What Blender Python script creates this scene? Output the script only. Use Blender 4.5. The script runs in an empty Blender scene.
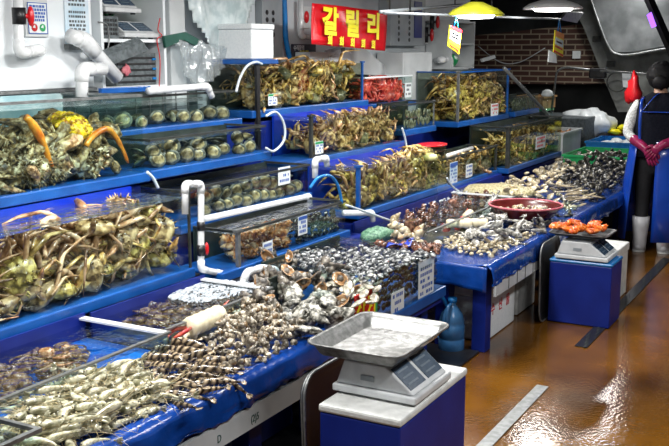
import bpy, bmesh, math, random
from mathutils import Vector, Matrix, Euler, noise
random.seed(11)
SC = bpy.context.scene
COL = SC.collection
R = math.radians
rnd = random.uniform
# ------------------------------------------------------------------ camera
F, CH = 950.0, 1.65
CX, CY = 334.5, 223.0
PIT = math.atan((CY - 50.0) / F)
YAW = math.atan((870.0 - CX) / math.hypot(F, CY - 50.0))
FW = Vector((math.cos(YAW) * math.cos(PIT), math.sin(YAW) * math.cos(PIT), -math.sin(PIT)))
RT = Vector((math.sin(YAW), -math.cos(YAW), 0))
UP = RT.cross(FW)
cd = bpy.data.cameras.new('camera')
cam = bpy.data.objects.new('camera', cd)
COL.objects.link(cam)
cd.sensor_width = 36.0
cd.lens = F / 669.0 * 36.0
cd.clip_start, cd.clip_end = 0.05, 100
cam.matrix_world = Matrix.Translation((0, 0, CH)) @ Matrix((RT, UP, -FW)).transposed().to_4x4()
SC.camera = cam


def at(ax, val, px, py):
    d = FW + RT * ((px - CX) / F) - UP * ((py - CY) / F)
    o = Vector((0, 0, CH))
    return o + d * ((val - o[ax]) / d[ax])


def atz(z, px, py): return at(2, z, px, py)
def aty(y, px, py): return at(1, y, px, py)
def atx(x, px, py): return at(0, x, px, py)


def rect(px0, py0, px1, py1, Y):
    a, b = aty(Y, px0, py0), aty(Y, px1, py1)
    return min(a.x, b.x), max(a.x, b.x), min(a.z, b.z), max(a.z, b.z)


# ------------------------------------------------------------------ materials
def nt(name):
    m = bpy.data.materials.new(name)
    m.use_nodes = True
    t = m.node_tree
    t.nodes.clear()
    return m, t, t.nodes, t.links


def mat(name, c1, c2=None, c3=None, rough=.45, metal=0., scale=30., bump=0., bscale=None, coat=0., rv=0., lo=.38, hi=.62, detail=4., emit=None, estr=0., wave=None, spec=.5, trans=0., sss=0.):
    m, t, N, L = nt(name)
    out = N.new('ShaderNodeOutputMaterial')
    b = N.new('ShaderNodeBsdfPrincipled')
    L.new(b.outputs[0], out.inputs[0])
    b.inputs['Roughness'].default_value = rough
    b.inputs['Metallic'].default_value = metal
    b.inputs['Coat Weight'].default_value = coat
    b.inputs['Coat Roughness'].default_value = .08
    b.inputs['Specular IOR Level'].default_value = spec
    if trans: b.inputs['Transmission Weight'].default_value = trans
    if sss:
        b.inputs['Subsurface Weight'].default_value = sss
        b.inputs['Subsurface Radius'].default_value = (.02, .012, .008)
        b.inputs['Subsurface Scale'].default_value = .4
    c1 = (*c1, 1)
    b.inputs['Base Color'].default_value = c1
    tc = N.new('ShaderNodeTexCoord')
    src = None
    if c2 is not None:
        if wave:
            w = N.new('ShaderNodeTexWave')
            w.wave_type = 'BANDS'; w.bands_direction = wave[0]
            w.inputs['Scale'].default_value = wave[1]
            w.inputs['Distortion'].default_value = wave[2]
            L.new(tc.outputs['Object'], w.inputs['Vector'])
            f = w.outputs['Fac']
        else:
            n = N.new('ShaderNodeTexNoise')
            n.inputs['Scale'].default_value = scale
            n.inputs['Detail'].default_value = detail
            L.new(tc.outputs['Object'], n.inputs['Vector'])
            f = n.outputs['Fac']
        r = N.new('ShaderNodeValToRGB')
        r.color_ramp.elements[0].position = lo; r.color_ramp.elements[0].color = c1
        r.color_ramp.elements[1].position = hi; r.color_ramp.elements[1].color = (*c2, 1)
        if c3 is not None:
            e = r.color_ramp.elements.new((lo + hi) / 2); e.color = (*c3, 1)
        L.new(f, r.inputs[0])
        src = r.outputs[0]
    if rv:
        oi = N.new('ShaderNodeObjectInfo')
        mr = N.new('ShaderNodeMapRange')
        mr.inputs['To Min'].default_value = 1 - rv; mr.inputs['To Max'].default_value = 1 + rv
        L.new(oi.outputs['Random'], mr.inputs['Value'])
        hs = N.new('ShaderNodeHueSaturation')
        hs.inputs['Color'].default_value = c1
        if src is not None: L.new(src, hs.inputs['Color'])
        L.new(mr.outputs[0], hs.inputs['Value'])
        src = hs.outputs[0]
    if src is not None: L.new(src, b.inputs['Base Color'])
    if bump:
        n2 = N.new('ShaderNodeTexNoise')
        n2.inputs['Scale'].default_value = bscale or scale
        n2.inputs['Detail'].default_value = 3
        L.new(tc.outputs['Object'], n2.inputs['Vector'])
        bp = N.new('ShaderNodeBump')
        bp.inputs['Strength'].default_value = bump; bp.inputs['Distance'].default_value = .01
        L.new(n2.outputs['Fac'], bp.inputs['Height'])
        L.new(bp.outputs[0], b.inputs['Normal'])
    if emit:
        b.inputs['Emission Color'].default_value = (*emit, 1)
        b.inputs['Emission Strength'].default_value = estr
    return m


def clear(name, tint=(.9, .96, .95), base=.03, gain=.55, power=4., rough=.02, bump=0., bscale=20., milk=0., milkc=(.4, .45, .45), stretch=None):
    """see-through sheet: straight transmission, mirror reflection that grows towards grazing, an optional milky share"""
    m, t, N, L = nt(name)
    out = N.new('ShaderNodeOutputMaterial')
    tr = N.new('ShaderNodeBsdfTransparent'); tr.inputs[0].default_value = (*tint, 1)
    gl = N.new('ShaderNodeBsdfGlossy'); gl.inputs['Roughness'].default_value = rough
    gl.inputs['Color'].default_value = (1, 1, 1, 1)
    lw = N.new('ShaderNodeLayerWeight'); lw.inputs['Blend'].default_value = .5
    p = N.new('ShaderNodeMath'); p.operation = 'POWER'; p.inputs[1].default_value = power
    ma = N.new('ShaderNodeMath'); ma.operation = 'MULTIPLY_ADD'; ma.inputs[1].default_value = gain; ma.inputs[2].default_value = base
    L.new(lw.outputs['Facing'], p.inputs[0]); L.new(p.outputs[0], ma.inputs[0])
    mx = N.new('ShaderNodeMixShader')
    L.new(ma.outputs[0], mx.inputs[0])
    under = tr.outputs[0]
    if milk:
        df = N.new('ShaderNodeBsdfDiffuse'); df.inputs[0].default_value = (*milkc, 1)
        m2 = N.new('ShaderNodeMixShader'); m2.inputs[0].default_value = milk
        L.new(tr.outputs[0], m2.inputs[1]); L.new(df.outputs[0], m2.inputs[2])
        under = m2.outputs[0]
    L.new(under, mx.inputs[1]); L.new(gl.outputs[0], mx.inputs[2]); L.new(mx.outputs[0], out.inputs[0])
    if bump:
        tc = N.new('ShaderNodeTexCoord'); n = N.new('ShaderNodeTexNoise')
        n.inputs['Scale'].default_value = bscale; n.inputs['Detail'].default_value = 2
        if stretch:
            mp = N.new('ShaderNodeMapping'); mp.inputs['Scale'].default_value = stretch
            L.new(tc.outputs['Object'], mp.inputs[0]); L.new(mp.outputs[0], n.inputs['Vector'])
        else: L.new(tc.outputs['Object'], n.inputs['Vector'])
        b = N.new('ShaderNodeBump'); b.inputs['Strength'].default_value = bump; b.inputs['Distance'].default_value = .03
        L.new(n.outputs['Fac'], b.inputs['Height'])
        L.new(b.outputs[0], gl.inputs['Normal']); L.new(b.outputs[0], lw.inputs['Normal'])
    return m


M = {}
M['blue'] = mat('blue_board', (.005, .07, .29), (.007, .095, .37), rough=.34, scale=9, bump=.06, bscale=30, coat=.12)
M['sheet'] = mat('blue_plastic_sheet', (.003, .034, .20), (.005, .052, .29), rough=.22, scale=7, bump=.5, bscale=16, coat=.3)
M['bluepanel'] = mat('blue_panel', (.003, .028, .46), (.005, .04, .38), rough=.3, scale=5)
M['traybot'] = mat('blue_tray_bottom', (.004, .10, .5), (.01, .2, .72), rough=.25, scale=6)
M['murkbot'] = mat('dark_tray_bottom', (.02, .02, .022), (.01, .10, .5), c3=(.05, .045, .035), rough=.3, scale=5, lo=.4, hi=.68)
M['navy'] = mat('navy_paint', (.004, .014, .16), (.006, .02, .2), rough=.42, scale=6, spec=.3)
M['black'] = mat('black_plastic', (.006, .006, .008), (.014, .014, .016), rough=.4, scale=15)
M['dark'] = mat('dark_metal', (.02, .022, .022), (.04, .045, .04), rough=.45, scale=20)
M['steel'] = mat('brushed_steel', (.17, .18, .18), (.27, .28, .28), rough=.4, metal=.6, scale=30)
M['alu'] = mat('scratched_aluminium', (.13, .135, .13), (.24, .24, .235), rough=.33, metal=.5, scale=40, bump=.15, bscale=120)
M['frost'] = mat('wet_pan_floor', (.10, .10, .095), (.34, .34, .33), rough=.4, metal=.2, scale=26, lo=.42, hi=.74, bump=.3, bscale=60)
M['white'] = mat('white_paint', (.74, .79, .82), (.8, .84, .86), rough=.35, scale=4)
M['offwhite'] = mat('grey_white_paint', (.5, .53, .54), (.6, .63, .64), rough=.45, scale=5)
M['grey'] = mat('grey_panel', (.25, .28, .30), (.3, .33, .35), rough=.4, scale=6)
M['pvc'] = mat('white_pvc', (.8, .82, .83), (.7, .72, .73), rough=.22, scale=25, coat=.3)
M['foam'] = mat('white_styrofoam', (.8, .83, .84), (.72, .76, .78), rough=.65, scale=90, bump=.12)
M['dirtyfoam'] = mat('worn_white_styrofoam', (.55, .56, .54), (.68, .69, .67), rough=.6, scale=22, bump=.2, bscale=90)
M['red'] = mat('red_plastic', (.7, .012, .02), (.55, .01, .015), rough=.3, scale=12)
M['banner'] = mat('red_banner', (.72, .01, .02), (.55, .008, .015), rough=.22, scale=4, bump=.1, bscale=5)
M['yellow'] = mat('yellow_print', (.95, .85, .02), rough=.4)
M['orange'] = mat('orange_print', (.9, .3, .02), rough=.4)
M['ink'] = mat('dark_print', (.01, .01, .03), rough=.5)
M['blueink'] = mat('blue_print', (.03, .1, .4), rough=.5)
M['paper'] = mat('white_paper', (.78, .82, .82), (.7, .75, .76), rough=.5, scale=20)
M['bluepaper'] = mat('pale_blue_laminate', (.5, .68, .8), (.72, .8, .86), rough=.25, scale=9)
M['green'] = mat('green_plastic', (.01, .3, .09), (.02, .4, .12), rough=.35, scale=12)
M['tealg'] = mat('dark_green_tape', (.005, .07, .05), (.01, .1, .07), rough=.4, scale=9)
M['hose'] = mat('clear_hose', (.6, .68, .72), (.7, .76, .8), rough=.15, scale=20)
M['bluehose'] = mat('blue_hose', (.01, .16, .45), (.015, .2, .55), rough=.25, scale=20)
M['lcd'] = mat('dark_display', (.03, .06, .10), (.045, .08, .13), rough=.25, scale=60, coat=.2)
M['displayline'] = mat('dim_display_digits', (.09, .13, .17), rough=.3)
M['scale'] = mat('white_scale_housing', (.62, .64, .65), (.54, .56, .57), rough=.35, scale=20)
M['bowl'] = mat('maroon_bowl', (.07, .008, .008), (.11, .014, .012), rough=.25, scale=12)
M['wood'] = mat('light_wood', (.3, .16, .06), (.4, .24, .1), rough=.5, scale=20)
M['tank_teal'] = mat('teal_tank_back', (.14, .30, .34), (.55, .68, .68), c3=(.30, .48, .52), rough=.25, scale=5, lo=.3, hi=.7)
M['tank_dark'] = mat('dark_tank_back', (.012, .02, .018), (.03, .045, .04), rough=.3, scale=8)
M['tank_grey'] = mat('grey_green_tank_back', (.06, .085, .08), (.13, .17, .16), rough=.3, scale=8)
M['glass'] = clear('tank_glass', tint=(.93, .975, .965), base=.02, gain=.35)
M['glass_green'] = clear('thick_tank_glass', tint=(.90, .965, .955), base=.03, gain=.35)
M['murky'] = clear('murky_tank_glass', tint=(.87, .89, .83), base=.025, gain=.35)
M['water'] = clear('tank_water', tint=(.72, .80, .80), base=.05, gain=.85, power=1.7, rough=.05, bump=.5, bscale=8, milk=.12, milkc=(.3, .3, .28), stretch=(1, 3.5, 1))
M['waterclear'] = clear('shallow_water', tint=(.72, .80, .84), base=.03, gain=.6, power=2.4, rough=.03, bump=.7, bscale=16)
M['poly'] = clear('clear_polythene', tint=(.86, .9, .92), base=.08, gain=.5, power=2, rough=.12, bump=.9, bscale=16, milk=.25, milkc=(.75, .8, .8))
M['polyp'] = mat('printed_polythene', (.42, .52, .54), (.62, .7, .71), rough=.25, scale=16, bump=.4, bscale=9, spec=.7)
M['bag'] = mat('white_plastic_bag', (.8, .84, .85), (.7, .75, .77), rough=.28, scale=14, bump=.4, bscale=20)
M['foamw'] = mat('white_foam_bubbles', (.25, .28, .31), (.55, .6, .65), rough=.5, scale=60, bump=.6, bscale=90)
M['clothg'] = mat('dark_grey_cloth', (.06, .075, .08), (.12, .14, .15), rough=.7, scale=30)
M['pink'] = mat('pink_cloth', (.45, .08, .12), (.6, .2, .22), rough=.7, scale=30)
M['jug'] = mat('blue_translucent_jug', (.035, .13, .30), (.06, .18, .37), rough=.25, scale=10)
M['seagrey'] = mat('grey_metal_soffit', (.16, .175, .18), (.34, .36, .37), rough=.3, metal=.4, scale=3, bump=.1)
# seafood
M['snow'] = mat('snow_crab_shell', (.07, .036, .014), (.74, .56, .30), c3=(.34, .22, .09), rough=.3, scale=26, rv=.35, coat=.35, bump=.4, bscale=60)
M['snowleg'] = mat('snow_crab_leg', (.13, .055, .022), (.76, .54, .34), c3=(.42, .23, .11), rough=.28, scale=14, rv=.45, coat=.4)
M['gold'] = mat('yellow_crab_shell', (.09, .06, .012), (.82, .68, .22), c3=(.40, .29, .07), rough=.3, scale=34, rv=.4, coat=.35, bump=.4, bscale=60)
M['goldleg'] = mat('yellow_crab_leg', (.08, .04, .01), (.84, .62, .26), c3=(.42, .26, .075), rough=.28, scale=15, rv=.5, coat=.4)
M['king'] = mat('spiny_crab_shell', (.016, .010, .005), (.62, .56, .38), c3=(.19, .125, .045), rough=.4, scale=26, rv=.3, bump=1., bscale=40, lo=.38, hi=.64)
M['kingleg'] = mat('spiny_crab_leg', (.03, .02, .008), (.56, .46, .26), c3=(.22, .14, .05), rough=.4, scale=30, rv=.4, bump=.9, bscale=50, lo=.36, hi=.66)
M['kingbelly'] = mat('yellow_bumpy_belly', (.30, .10, .004), (.95, .68, .02), c3=(.78, .46, .01), rough=.35, scale=42, bump=1., bscale=42, coat=.3, lo=.34, hi=.6)
M['kingorange'] = mat('orange_crab_leg', (.55, .13, .01), (.85, .34, .03), rough=.35, scale=25, coat=.3, bump=.3)
M['redcrab'] = mat('red_crab_shell', (.4, .012, .015), (.75, .12, .07), rough=.3, scale=24, rv=.25, coat=.4, bump=.3)
M['shrimp'] = mat('raw_shrimp', (.16, .155, .085), (.68, .66, .50), c3=(.40, .385, .26), rough=.16, scale=34, rv=.35, coat=.6, bump=.15)
M['shrimpleg'] = mat('shrimp_legs', (.35, .28, .14), (.55, .45, .25), rough=.3, scale=40)
M['prawn'] = mat('banded_prawn', (.022, .016, .011), (.38, .29, .185), c3=(.14, .10, .062), rough=.24, rv=.4, coat=.5, wave=('X', 11., 9.), lo=.15, hi=.95)
M['whelk'] = mat('whelk_shell', (.05, .038, .025), (.62, .56, .44), c3=(.28, .235, .17), rough=.35, scale=55, rv=.55, coat=.35, bump=.5, bscale=90, lo=.36, hi=.62)
M['whelkmouth'] = mat('whelk_mouth', (.05, .03, .015), (.22, .14, .07), rough=.25, scale=30, coat=.4)
M['conch'] = mat('conch_shell', (.05, .045, .04), (.30, .27, .22), c3=(.13, .11, .09), rough=.4, scale=30, rv=.35, bump=.7, bscale=45, coat=.2)
M['conchmouth'] = mat('conch_mouth', (.16, .07, .03), (.55, .38, .22), c3=(.36, .2, .09), rough=.2, scale=30, coat=.6)
M['oyster'] = mat('oyster_shell', (.02, .02, .016), (.54, .52, .46), c3=(.2, .195, .165), rough=.4, scale=42, rv=.25, bump=1., bscale=50, coat=.2, lo=.38, hi=.62)
M['clam'] = mat('dark_clam', (.012, .012, .01), (.42, .43, .4), c3=(.05, .05, .045), rough=.25, scale=38, rv=.5, coat=.5, lo=.4, hi=.66)
M['mottle'] = mat('mottled_clam', (.012, .013, .014), (.52, .53, .52), c3=(.13, .135, .14), rough=.28, scale=40, rv=.45, coat=.25, lo=.38, hi=.62)
M['pale'] = mat('pale_clam', (.22, .2, .15), (.66, .63, .53), c3=(.5, .47, .38), rough=.22, scale=22, rv=.3, coat=.5)
M['beige'] = mat('beige_clam', (.28, .22, .12), (.66, .58, .42), rough=.28, scale=22, rv=.45, coat=.4)
M['disc'] = mat('abalone_foot', (.12, .09, .04), (.50, .41, .22), c3=(.30, .235, .11), rough=.3, scale=30, rv=.4, coat=.4, bump=.4)
M['discshell'] = mat('abalone_shell', (.015, .018, .013), (.16, .165, .13), rough=.4, scale=26, rv=.4, bump=.5)
M['olive'] = mat('olive_shell', (.05, .055, .03), (.26, .25, .15), rough=.35, scale=22, rv=.4, coat=.3, bump=.4)
M['squirt'] = mat('orange_sea_squirt', (.62, .07, .01), (.88, .24, .03), rough=.22, scale=40, rv=.2, coat=.6, bump=.6, bscale=40)
M['tawny'] = mat('tawny_shellfish', (.14, .045, .015), (.85, .60, .34), c3=(.52, .22, .07), rough=.28, scale=22, rv=.35, coat=.5, bump=.5)
M['octo'] = mat('brown_octopus', (.10, .045, .015), (.52, .36, .2), c3=(.28, .15, .06), rough=.22, scale=55, rv=.25, coat=.6, bump=.6, bscale=90, lo=.4, hi=.62)
M['squid'] = mat('grey_white_squid', (.10, .095, .085), (.66, .64, .58), c3=(.33, .32, .29), rough=.22, scale=30, rv=.35, coat=.6)
M['cream'] = mat('cream_wrap', (.72, .63, .42), (.82, .75, .56), rough=.35, scale=20, coat=.3)
M['mussel'] = mat('black_mussel', (.008, .008, .008), (.36, .33, .27), c3=(.05, .046, .037), rough=.3, scale=30, rv=.5, coat=.3, lo=.42, hi=.70)
M['razor'] = mat('razor_shell', (.14, .10, .05), (.52, .44, .3), rough=.28, scale=14, rv=.4, coat=.4)
M['redlump'] = mat('red_brown_sea_creature', (.04, .015, .01), (.30, .15, .10), c3=(.13, .05, .03), rough=.25, scale=40, rv=.4, coat=.5, bump=.4)
# person
M['skin'] = mat('skin', (.42, .24, .16), (.48, .28, .19), rough=.5, scale=30, sss=.1)
M['hair'] = mat('black_hair', (.004, .004, .005), (.010, .009, .010), rough=.6, wave=('Z', 30., 6.), spec=.2)
M['vest'] = mat('black_vest', (.004, .005, .010), (.007, .008, .014), rough=.9, scale=60, bump=.2, spec=.12)
M['sleeve'] = mat('patterned_white_sleeve', (.42, .43, .42), (.66, .67, .66), rough=.75, scale=70, lo=.45, hi=.55)
M['apron'] = mat('blue_rubber_apron', (.005, .04, .30), (.007, .055, .4), rough=.25, scale=5, coat=.4)
M['glove'] = mat('burgundy_rubber_glove', (.2, .008, .05), (.27, .015, .08), rough=.3, scale=14, coat=.2)
M['trouser'] = mat('black_trousers', (.004, .004, .006), (.008, .008, .01), rough=.8, scale=50)
M['boot'] = mat('white_rubber_boot', (.6, .6, .62), (.5, .5, .52), rough=.35, scale=9)


# ------------------------------------------------------------------ mesh builder
class MB:
    def __init__(s):
        s.v, s.f, s.m, s.x = [], [], [], None

    def add(s, vs, fs, m=0):
        b = len(s.v)
        s.v += [(s.x @ Vector(p)) if s.x is not None else Vector(p) for p in vs]
        for f in fs:
            s.f.append(tuple(b + i for i in f)); s.m.append(m)
        return s

    def box(s, x0, x1, y0, y1, z0, z1, m=0):
        return s.add([(x, y, z) for z in (z0, z1) for y in (y0, y1) for x in (x0, x1)],
                     [(0, 2, 3, 1), (4, 5, 7, 6), (0, 1, 5, 4), (2, 6, 7, 3), (0, 4, 6, 2), (1, 3, 7, 5)], m)

    def tube(s, pts, r, n=8, m=0, cap=True, flat=1.0):
        pts = [Vector(p) for p in pts]
        k = len(pts)
        rs = r if isinstance(r, (list, tuple)) else [r] * k
        vs, fs = [], []
        pu = None
        for i in range(k):
            t = (pts[min(i + 1, k - 1)] - pts[max(i - 1, 0)])
            t = t.normalized() if t.length > 1e-9 else Vector((0, 0, 1))
            if pu is None:
                a = Vector((0, 0, 1)) if abs(t.z) < .9 else Vector((1, 0, 0))
                u = (a - t * a.dot(t)).normalized()
            else:
                u = pu - t * pu.dot(t)
                u = u.normalized() if u.length > 1e-6 else pu
            pu = u
            w = t.cross(u)
            for j in range(n):
                a = 2 * math.pi * j / n
                vs.append(pts[i] + (u * math.cos(a) * flat + w * math.sin(a)) * rs[i])
        for i in range(k - 1):
            for j in range(n):
                j2 = (j + 1) % n
                fs.append((i * n + j, i * n + j2, (i + 1) * n + j2, (i + 1) * n + j))
        if cap:
            fs.append(tuple(range(n - 1, -1, -1)))
            fs.append(tuple((k - 1) * n + j for j in range(n)))
        return s.add(vs, fs, m)

    def blob(s, c, r, nu=12, nv=8, m=0, amp=0., fr=30., seed=0., fn=None, bot=None):
        vs, fs, ms = [], [], []
        c = Vector(c)
        sd = Vector((seed * 3.1, seed * 1.7, seed))
        for i in range(nv + 1):
            th = math.pi * i / nv
            for j in range(nu):
                a = 2 * math.pi * j / nu
                d = Vector((math.sin(th) * math.cos(a), math.sin(th) * math.sin(a), math.cos(th)))
                k = 1.0
                if amp: k += amp * noise.noise(Vector((d.x * r[0], d.y * r[1], d.z * r[2])) * fr + sd)
                p = Vector((d.x * r[0] * k, d.y * r[1] * k, d.z * r[2] * k))
                if fn: p = fn(p, d)
                vs.append(c + p)
        b0 = len(s.f)
        for i in range(nv):
            for j in range(nu):
                j2 = (j + 1) % nu
                fs.append((i * nu + j, (i + 1) * nu + j, (i + 1) * nu + j2, i * nu + j2))
        s.add(vs, fs, m)
        if bot is not None:
            for i in range(nv):
                if i >= nv * .58:
                    for j in range(nu): s.m[b0 + i * nu + j] = bot
        return s

    def lathe(s, prof, n=20, c=(0, 0, 0), m=0, sx=1., sy=1.):
        vs, fs = [], []
        for (r, z) in prof:
            for j in range(n):
                a = 2 * math.pi * j / n
                vs.append((c[0] + r * math.cos(a) * sx, c[1] + r * math.sin(a) * sy, c[2] + z))
        for i in range(len(prof) - 1):
            for j in range(n):
                j2 = (j + 1) % n
                fs.append((i * n + j, i * n + j2, (i + 1) * n + j2, (i + 1) * n + j))
        fs.append(tuple(range(n - 1, -1, -1))); fs.append(tuple((len(prof) - 1) * n + j for j in range(n)))
        return s.add(vs, fs, m)

    def prism(s, poly, d, m=0):
        """polygon of 3-D points pushed along vector d"""
        n = len(poly); d = Vector(d)
        vs = [Vector(p) for p in poly] + [Vector(p) + d for p in poly]
        return s.add(vs, [tuple(range(n)), tuple(range(2 * n - 1, n - 1, -1))] + [(i, i + n, (i + 1) % n + n, (i + 1) % n) for i in range(n)], m)

    def grid(s, fn, nu, nv, m=0):
        vs = [fn(i / nu, j / nv) for j in range(nv + 1) for i in range(nu + 1)]
        w = nu + 1
        return s.add(vs, [(j * w + i, j * w + i + 1, (j + 1) * w + i + 1, (j + 1) * w + i) for j in range(nv) for i in range(nu)], m)

    def mesh(s, name, mats, smooth=True):
        me = bpy.data.meshes.new(name)
        me.from_pydata(s.v, [], s.f)
        for k in (mats if isinstance(mats, (list, tuple)) else [mats]): me.materials.append(M[k] if isinstance(k, str) else k)
        for p, mi in zip(me.polygons, s.m):
            p.material_index = mi
            p.use_smooth = smooth
        bm = bmesh.new(); bm.from_mesh(me)
        bmesh.ops.remove_doubles(bm, verts=bm.verts, dist=1e-6)
        bmesh.ops.recalc_face_normals(bm, faces=bm.faces)
        bm.to_mesh(me); bm.free()
        return me

    def build(s, name, mats, parent=None, smooth=False, bevel=0., solid=0., local=False, sub=0):
        me = s.mesh(name, mats, smooth)
        o = bpy.data.objects.new(name, me)
        COL.objects.link(o)
        if parent is not None:
            o.parent = parent
            if not local:
                p, off = parent, Vector((0, 0, 0))
                while p is not None:
                    off += p.location; p = p.parent
                me.transform(Matrix.Translation(-off))
        if solid:
            k = o.modifiers.new('solid', 'SOLIDIFY'); k.thickness = solid; k.offset = 0
        if bevel:
            k = o.modifiers.new('bevel', 'BEVEL'); k.width = bevel; k.segments = 2; k.limit_method = 'ANGLE'
        if sub:
            k = o.modifiers.new('sub', 'SUBSURF'); k.levels = sub; k.render_levels = sub
        return o


def tag(o, label, cat, group=None, kind=None):
    o['label'] = label; o['category'] = cat
    if group: o['group'] = group
    if kind: o['kind'] = kind
    return o


def thing(name, label, cat, loc=(0, 0, 0), rz=0., group=None):
    o = bpy.data.objects.new(name, None)
    COL.objects.link(o)
    o.location = loc; o.rotation_euler = (0, 0, rz); o.empty_display_size = .05
    return tag(o, label, cat, group)


def struct(name, mb, m, smooth=False, bevel=0.):
    o = mb.build(name, m, None, smooth, bevel)
    o['kind'] = 'structure'
    return o


def inst(name, me, loc, rot=(0, 0, 0), sc=1., label=None, cat=None, group=None, parent=None):
    o = bpy.data.objects.new(name, me)
    COL.objects.link(o)
    o.location = loc; o.rotation_euler = rot
    o.scale = (sc, sc, sc) if not isinstance(sc, (tuple, list)) else sc
    if parent is not None: o.parent = parent
    if label: tag(o, label, cat, group)
    return o


def text(body, size, m, loc, parent=None, rot=(R(90), 0, 0), ext=.0006, name='lettering', bold=0., sx=1., align='CENTER', shear=0.):
    c = bpy.data.curves.new(name, 'FONT')
    c.body = body; c.size = size; c.align_x = align; c.align_y = 'CENTER'; c.extrude = ext; c.offset = bold; c.shear = shear
    c.materials.append(M[m])
    t = bpy.data.objects.new(name, c)
    COL.objects.link(t)
    dg = bpy.context.evaluated_depsgraph_get()
    glyphs = any(i.is_instance and i.parent and i.parent.original == t for i in dg.object_instances)
    bmj = bmesh.new()
    for i in dg.object_instances:      # glyphs of the fallback font come as instances: gather them into one mesh
        src = i.object.original if not i.is_instance else i.parent.original
        if src != t or (glyphs and not i.is_instance): continue
        if i.object.type not in ('FONT', 'CURVE', 'MESH'): continue
        me = bpy.data.meshes.new_from_object(i.object, depsgraph=dg)
        if me is None: continue
        me.transform(i.matrix_world); me.polygons.foreach_set('use_smooth', [False] * len(me.polygons)); bmj.from_mesh(me); bpy.data.meshes.remove(me)
    me = bpy.data.meshes.new(name); bmesh.ops.recalc_face_normals(bmj, faces=bmj.faces); bmj.to_mesh(me); bmj.free()
    me.materials.append(M[m])
    for p in me.polygons: p.material_index = 0; p.use_smooth = False
    bpy.data.objects.remove(t); bpy.data.curves.remove(c)
    o = bpy.data.objects.new(name, me)
    COL.objects.link(o)
    o.location = Vector(loc) - (parent.location if parent is not None else Vector())
    o.rotation_euler = rot; o.scale = (sx, 1, 1)
    if parent is not None: o.parent = parent
    return o


def arc(c, r, a0, a1, n, plane='xz', y=0.):
    out = []
    for i in range(n + 1):
        a = R(a0 + (a1 - a0) * i / n)
        u, w = r * math.cos(a), r * math.sin(a)
        out.append(Vector((c[0] + u, c[1], c[2] + w)) if plane == 'xz' else Vector((c[0] + u, c[1] + w, c[2])) if plane == 'xy' else Vector((c[0], c[1] + u, c[2] + w)))
    return out


def smoothpath(pts, n=5):
    pts = [Vector(p) for p in pts]
    out = []
    for i in range(len(pts) - 1):
        p0, p1, p2, p3 = pts[max(i - 1, 0)], pts[i], pts[i + 1], pts[min(i + 2, len(pts) - 1)]
        for k in range(n):
            t = k / n
            out.append(.5 * ((2 * p1) + (p2 - p0) * t + (2 * p0 - 5 * p1 + 4 * p2 - p3) * t * t + (3 * p1 - p0 - 3 * p2 + p3) * t ** 3))
    out.append(pts[-1])
    return out


def filled(pts, r, m=.35):
    """polyline with rounded corners (pipe elbows)"""
    pts = [Vector(p) for p in pts]
    out = [pts[0]]
    for i in range(1, len(pts) - 1):
        a, b, c = pts[i - 1], pts[i], pts[i + 1]
        d1, d2 = (a - b), (c - b)
        k = min(r, d1.length * .49, d2.length * .49)
        p, q = b + d1.normalized() * k, b + d2.normalized() * k
        for t in (0, .25, .5, .75, 1): out.append((1 - t) ** 2 * p + 2 * t * (1 - t) * b + t * t * q)
    out.append(pts[-1])
    return out


def pipe(name, label, cat, pts, r, fit=None, valve=None, m='pvc', group=None, rr=None):
    """a pipe run: pipe, elbow at every bend, optional red valve handle"""
    pts = [Vector(p) for p in pts]
    root = thing(name, label, cat, pts[0], group=group)
    MB().tube(filled(pts, rr or r * 2.2), r, 12).build('pipe', m, root, True)
    for i in range(1, len(pts) - 1):
        a, b, c = pts[i - 1], pts[i], pts[i + 1]
        k = r * 2.6
        e = filled([b + (a - b).normalized() * min(k, (a - b).length * .45), b, b + (c - b).normalized() * min(k, (c - b).length * .45)], rr or r * 2.2)
        MB().tube(e, r * 1.16, 12).build('elbow', m, root, True)
    for p, ax in (fit or []):
        p = Vector(p); d = Vector(ax).normalized() * r * 1.3
        MB().tube([p - d, p + d], r * 1.25, 12).build('coupling', 'black', root, True)
    if valve:
        p, d = Vector(valve[0]), Vector(valve[1])
        MB().tube([p - Vector((0, 0, r * 1.6)), p + Vector((0, 0, r * 1.6))], r * 1.35, 12).build('valve_body', 'black', root, True)
        hb = MB(); q = p + d * r * 2.2
        hb.tube([p, q], r * .5, 8); hb.blob(q, (r * .7, r * .7, r * 2.0), 10, 6)
        hb.build('valve_handle', 'red', root, True)
    return root


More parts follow.
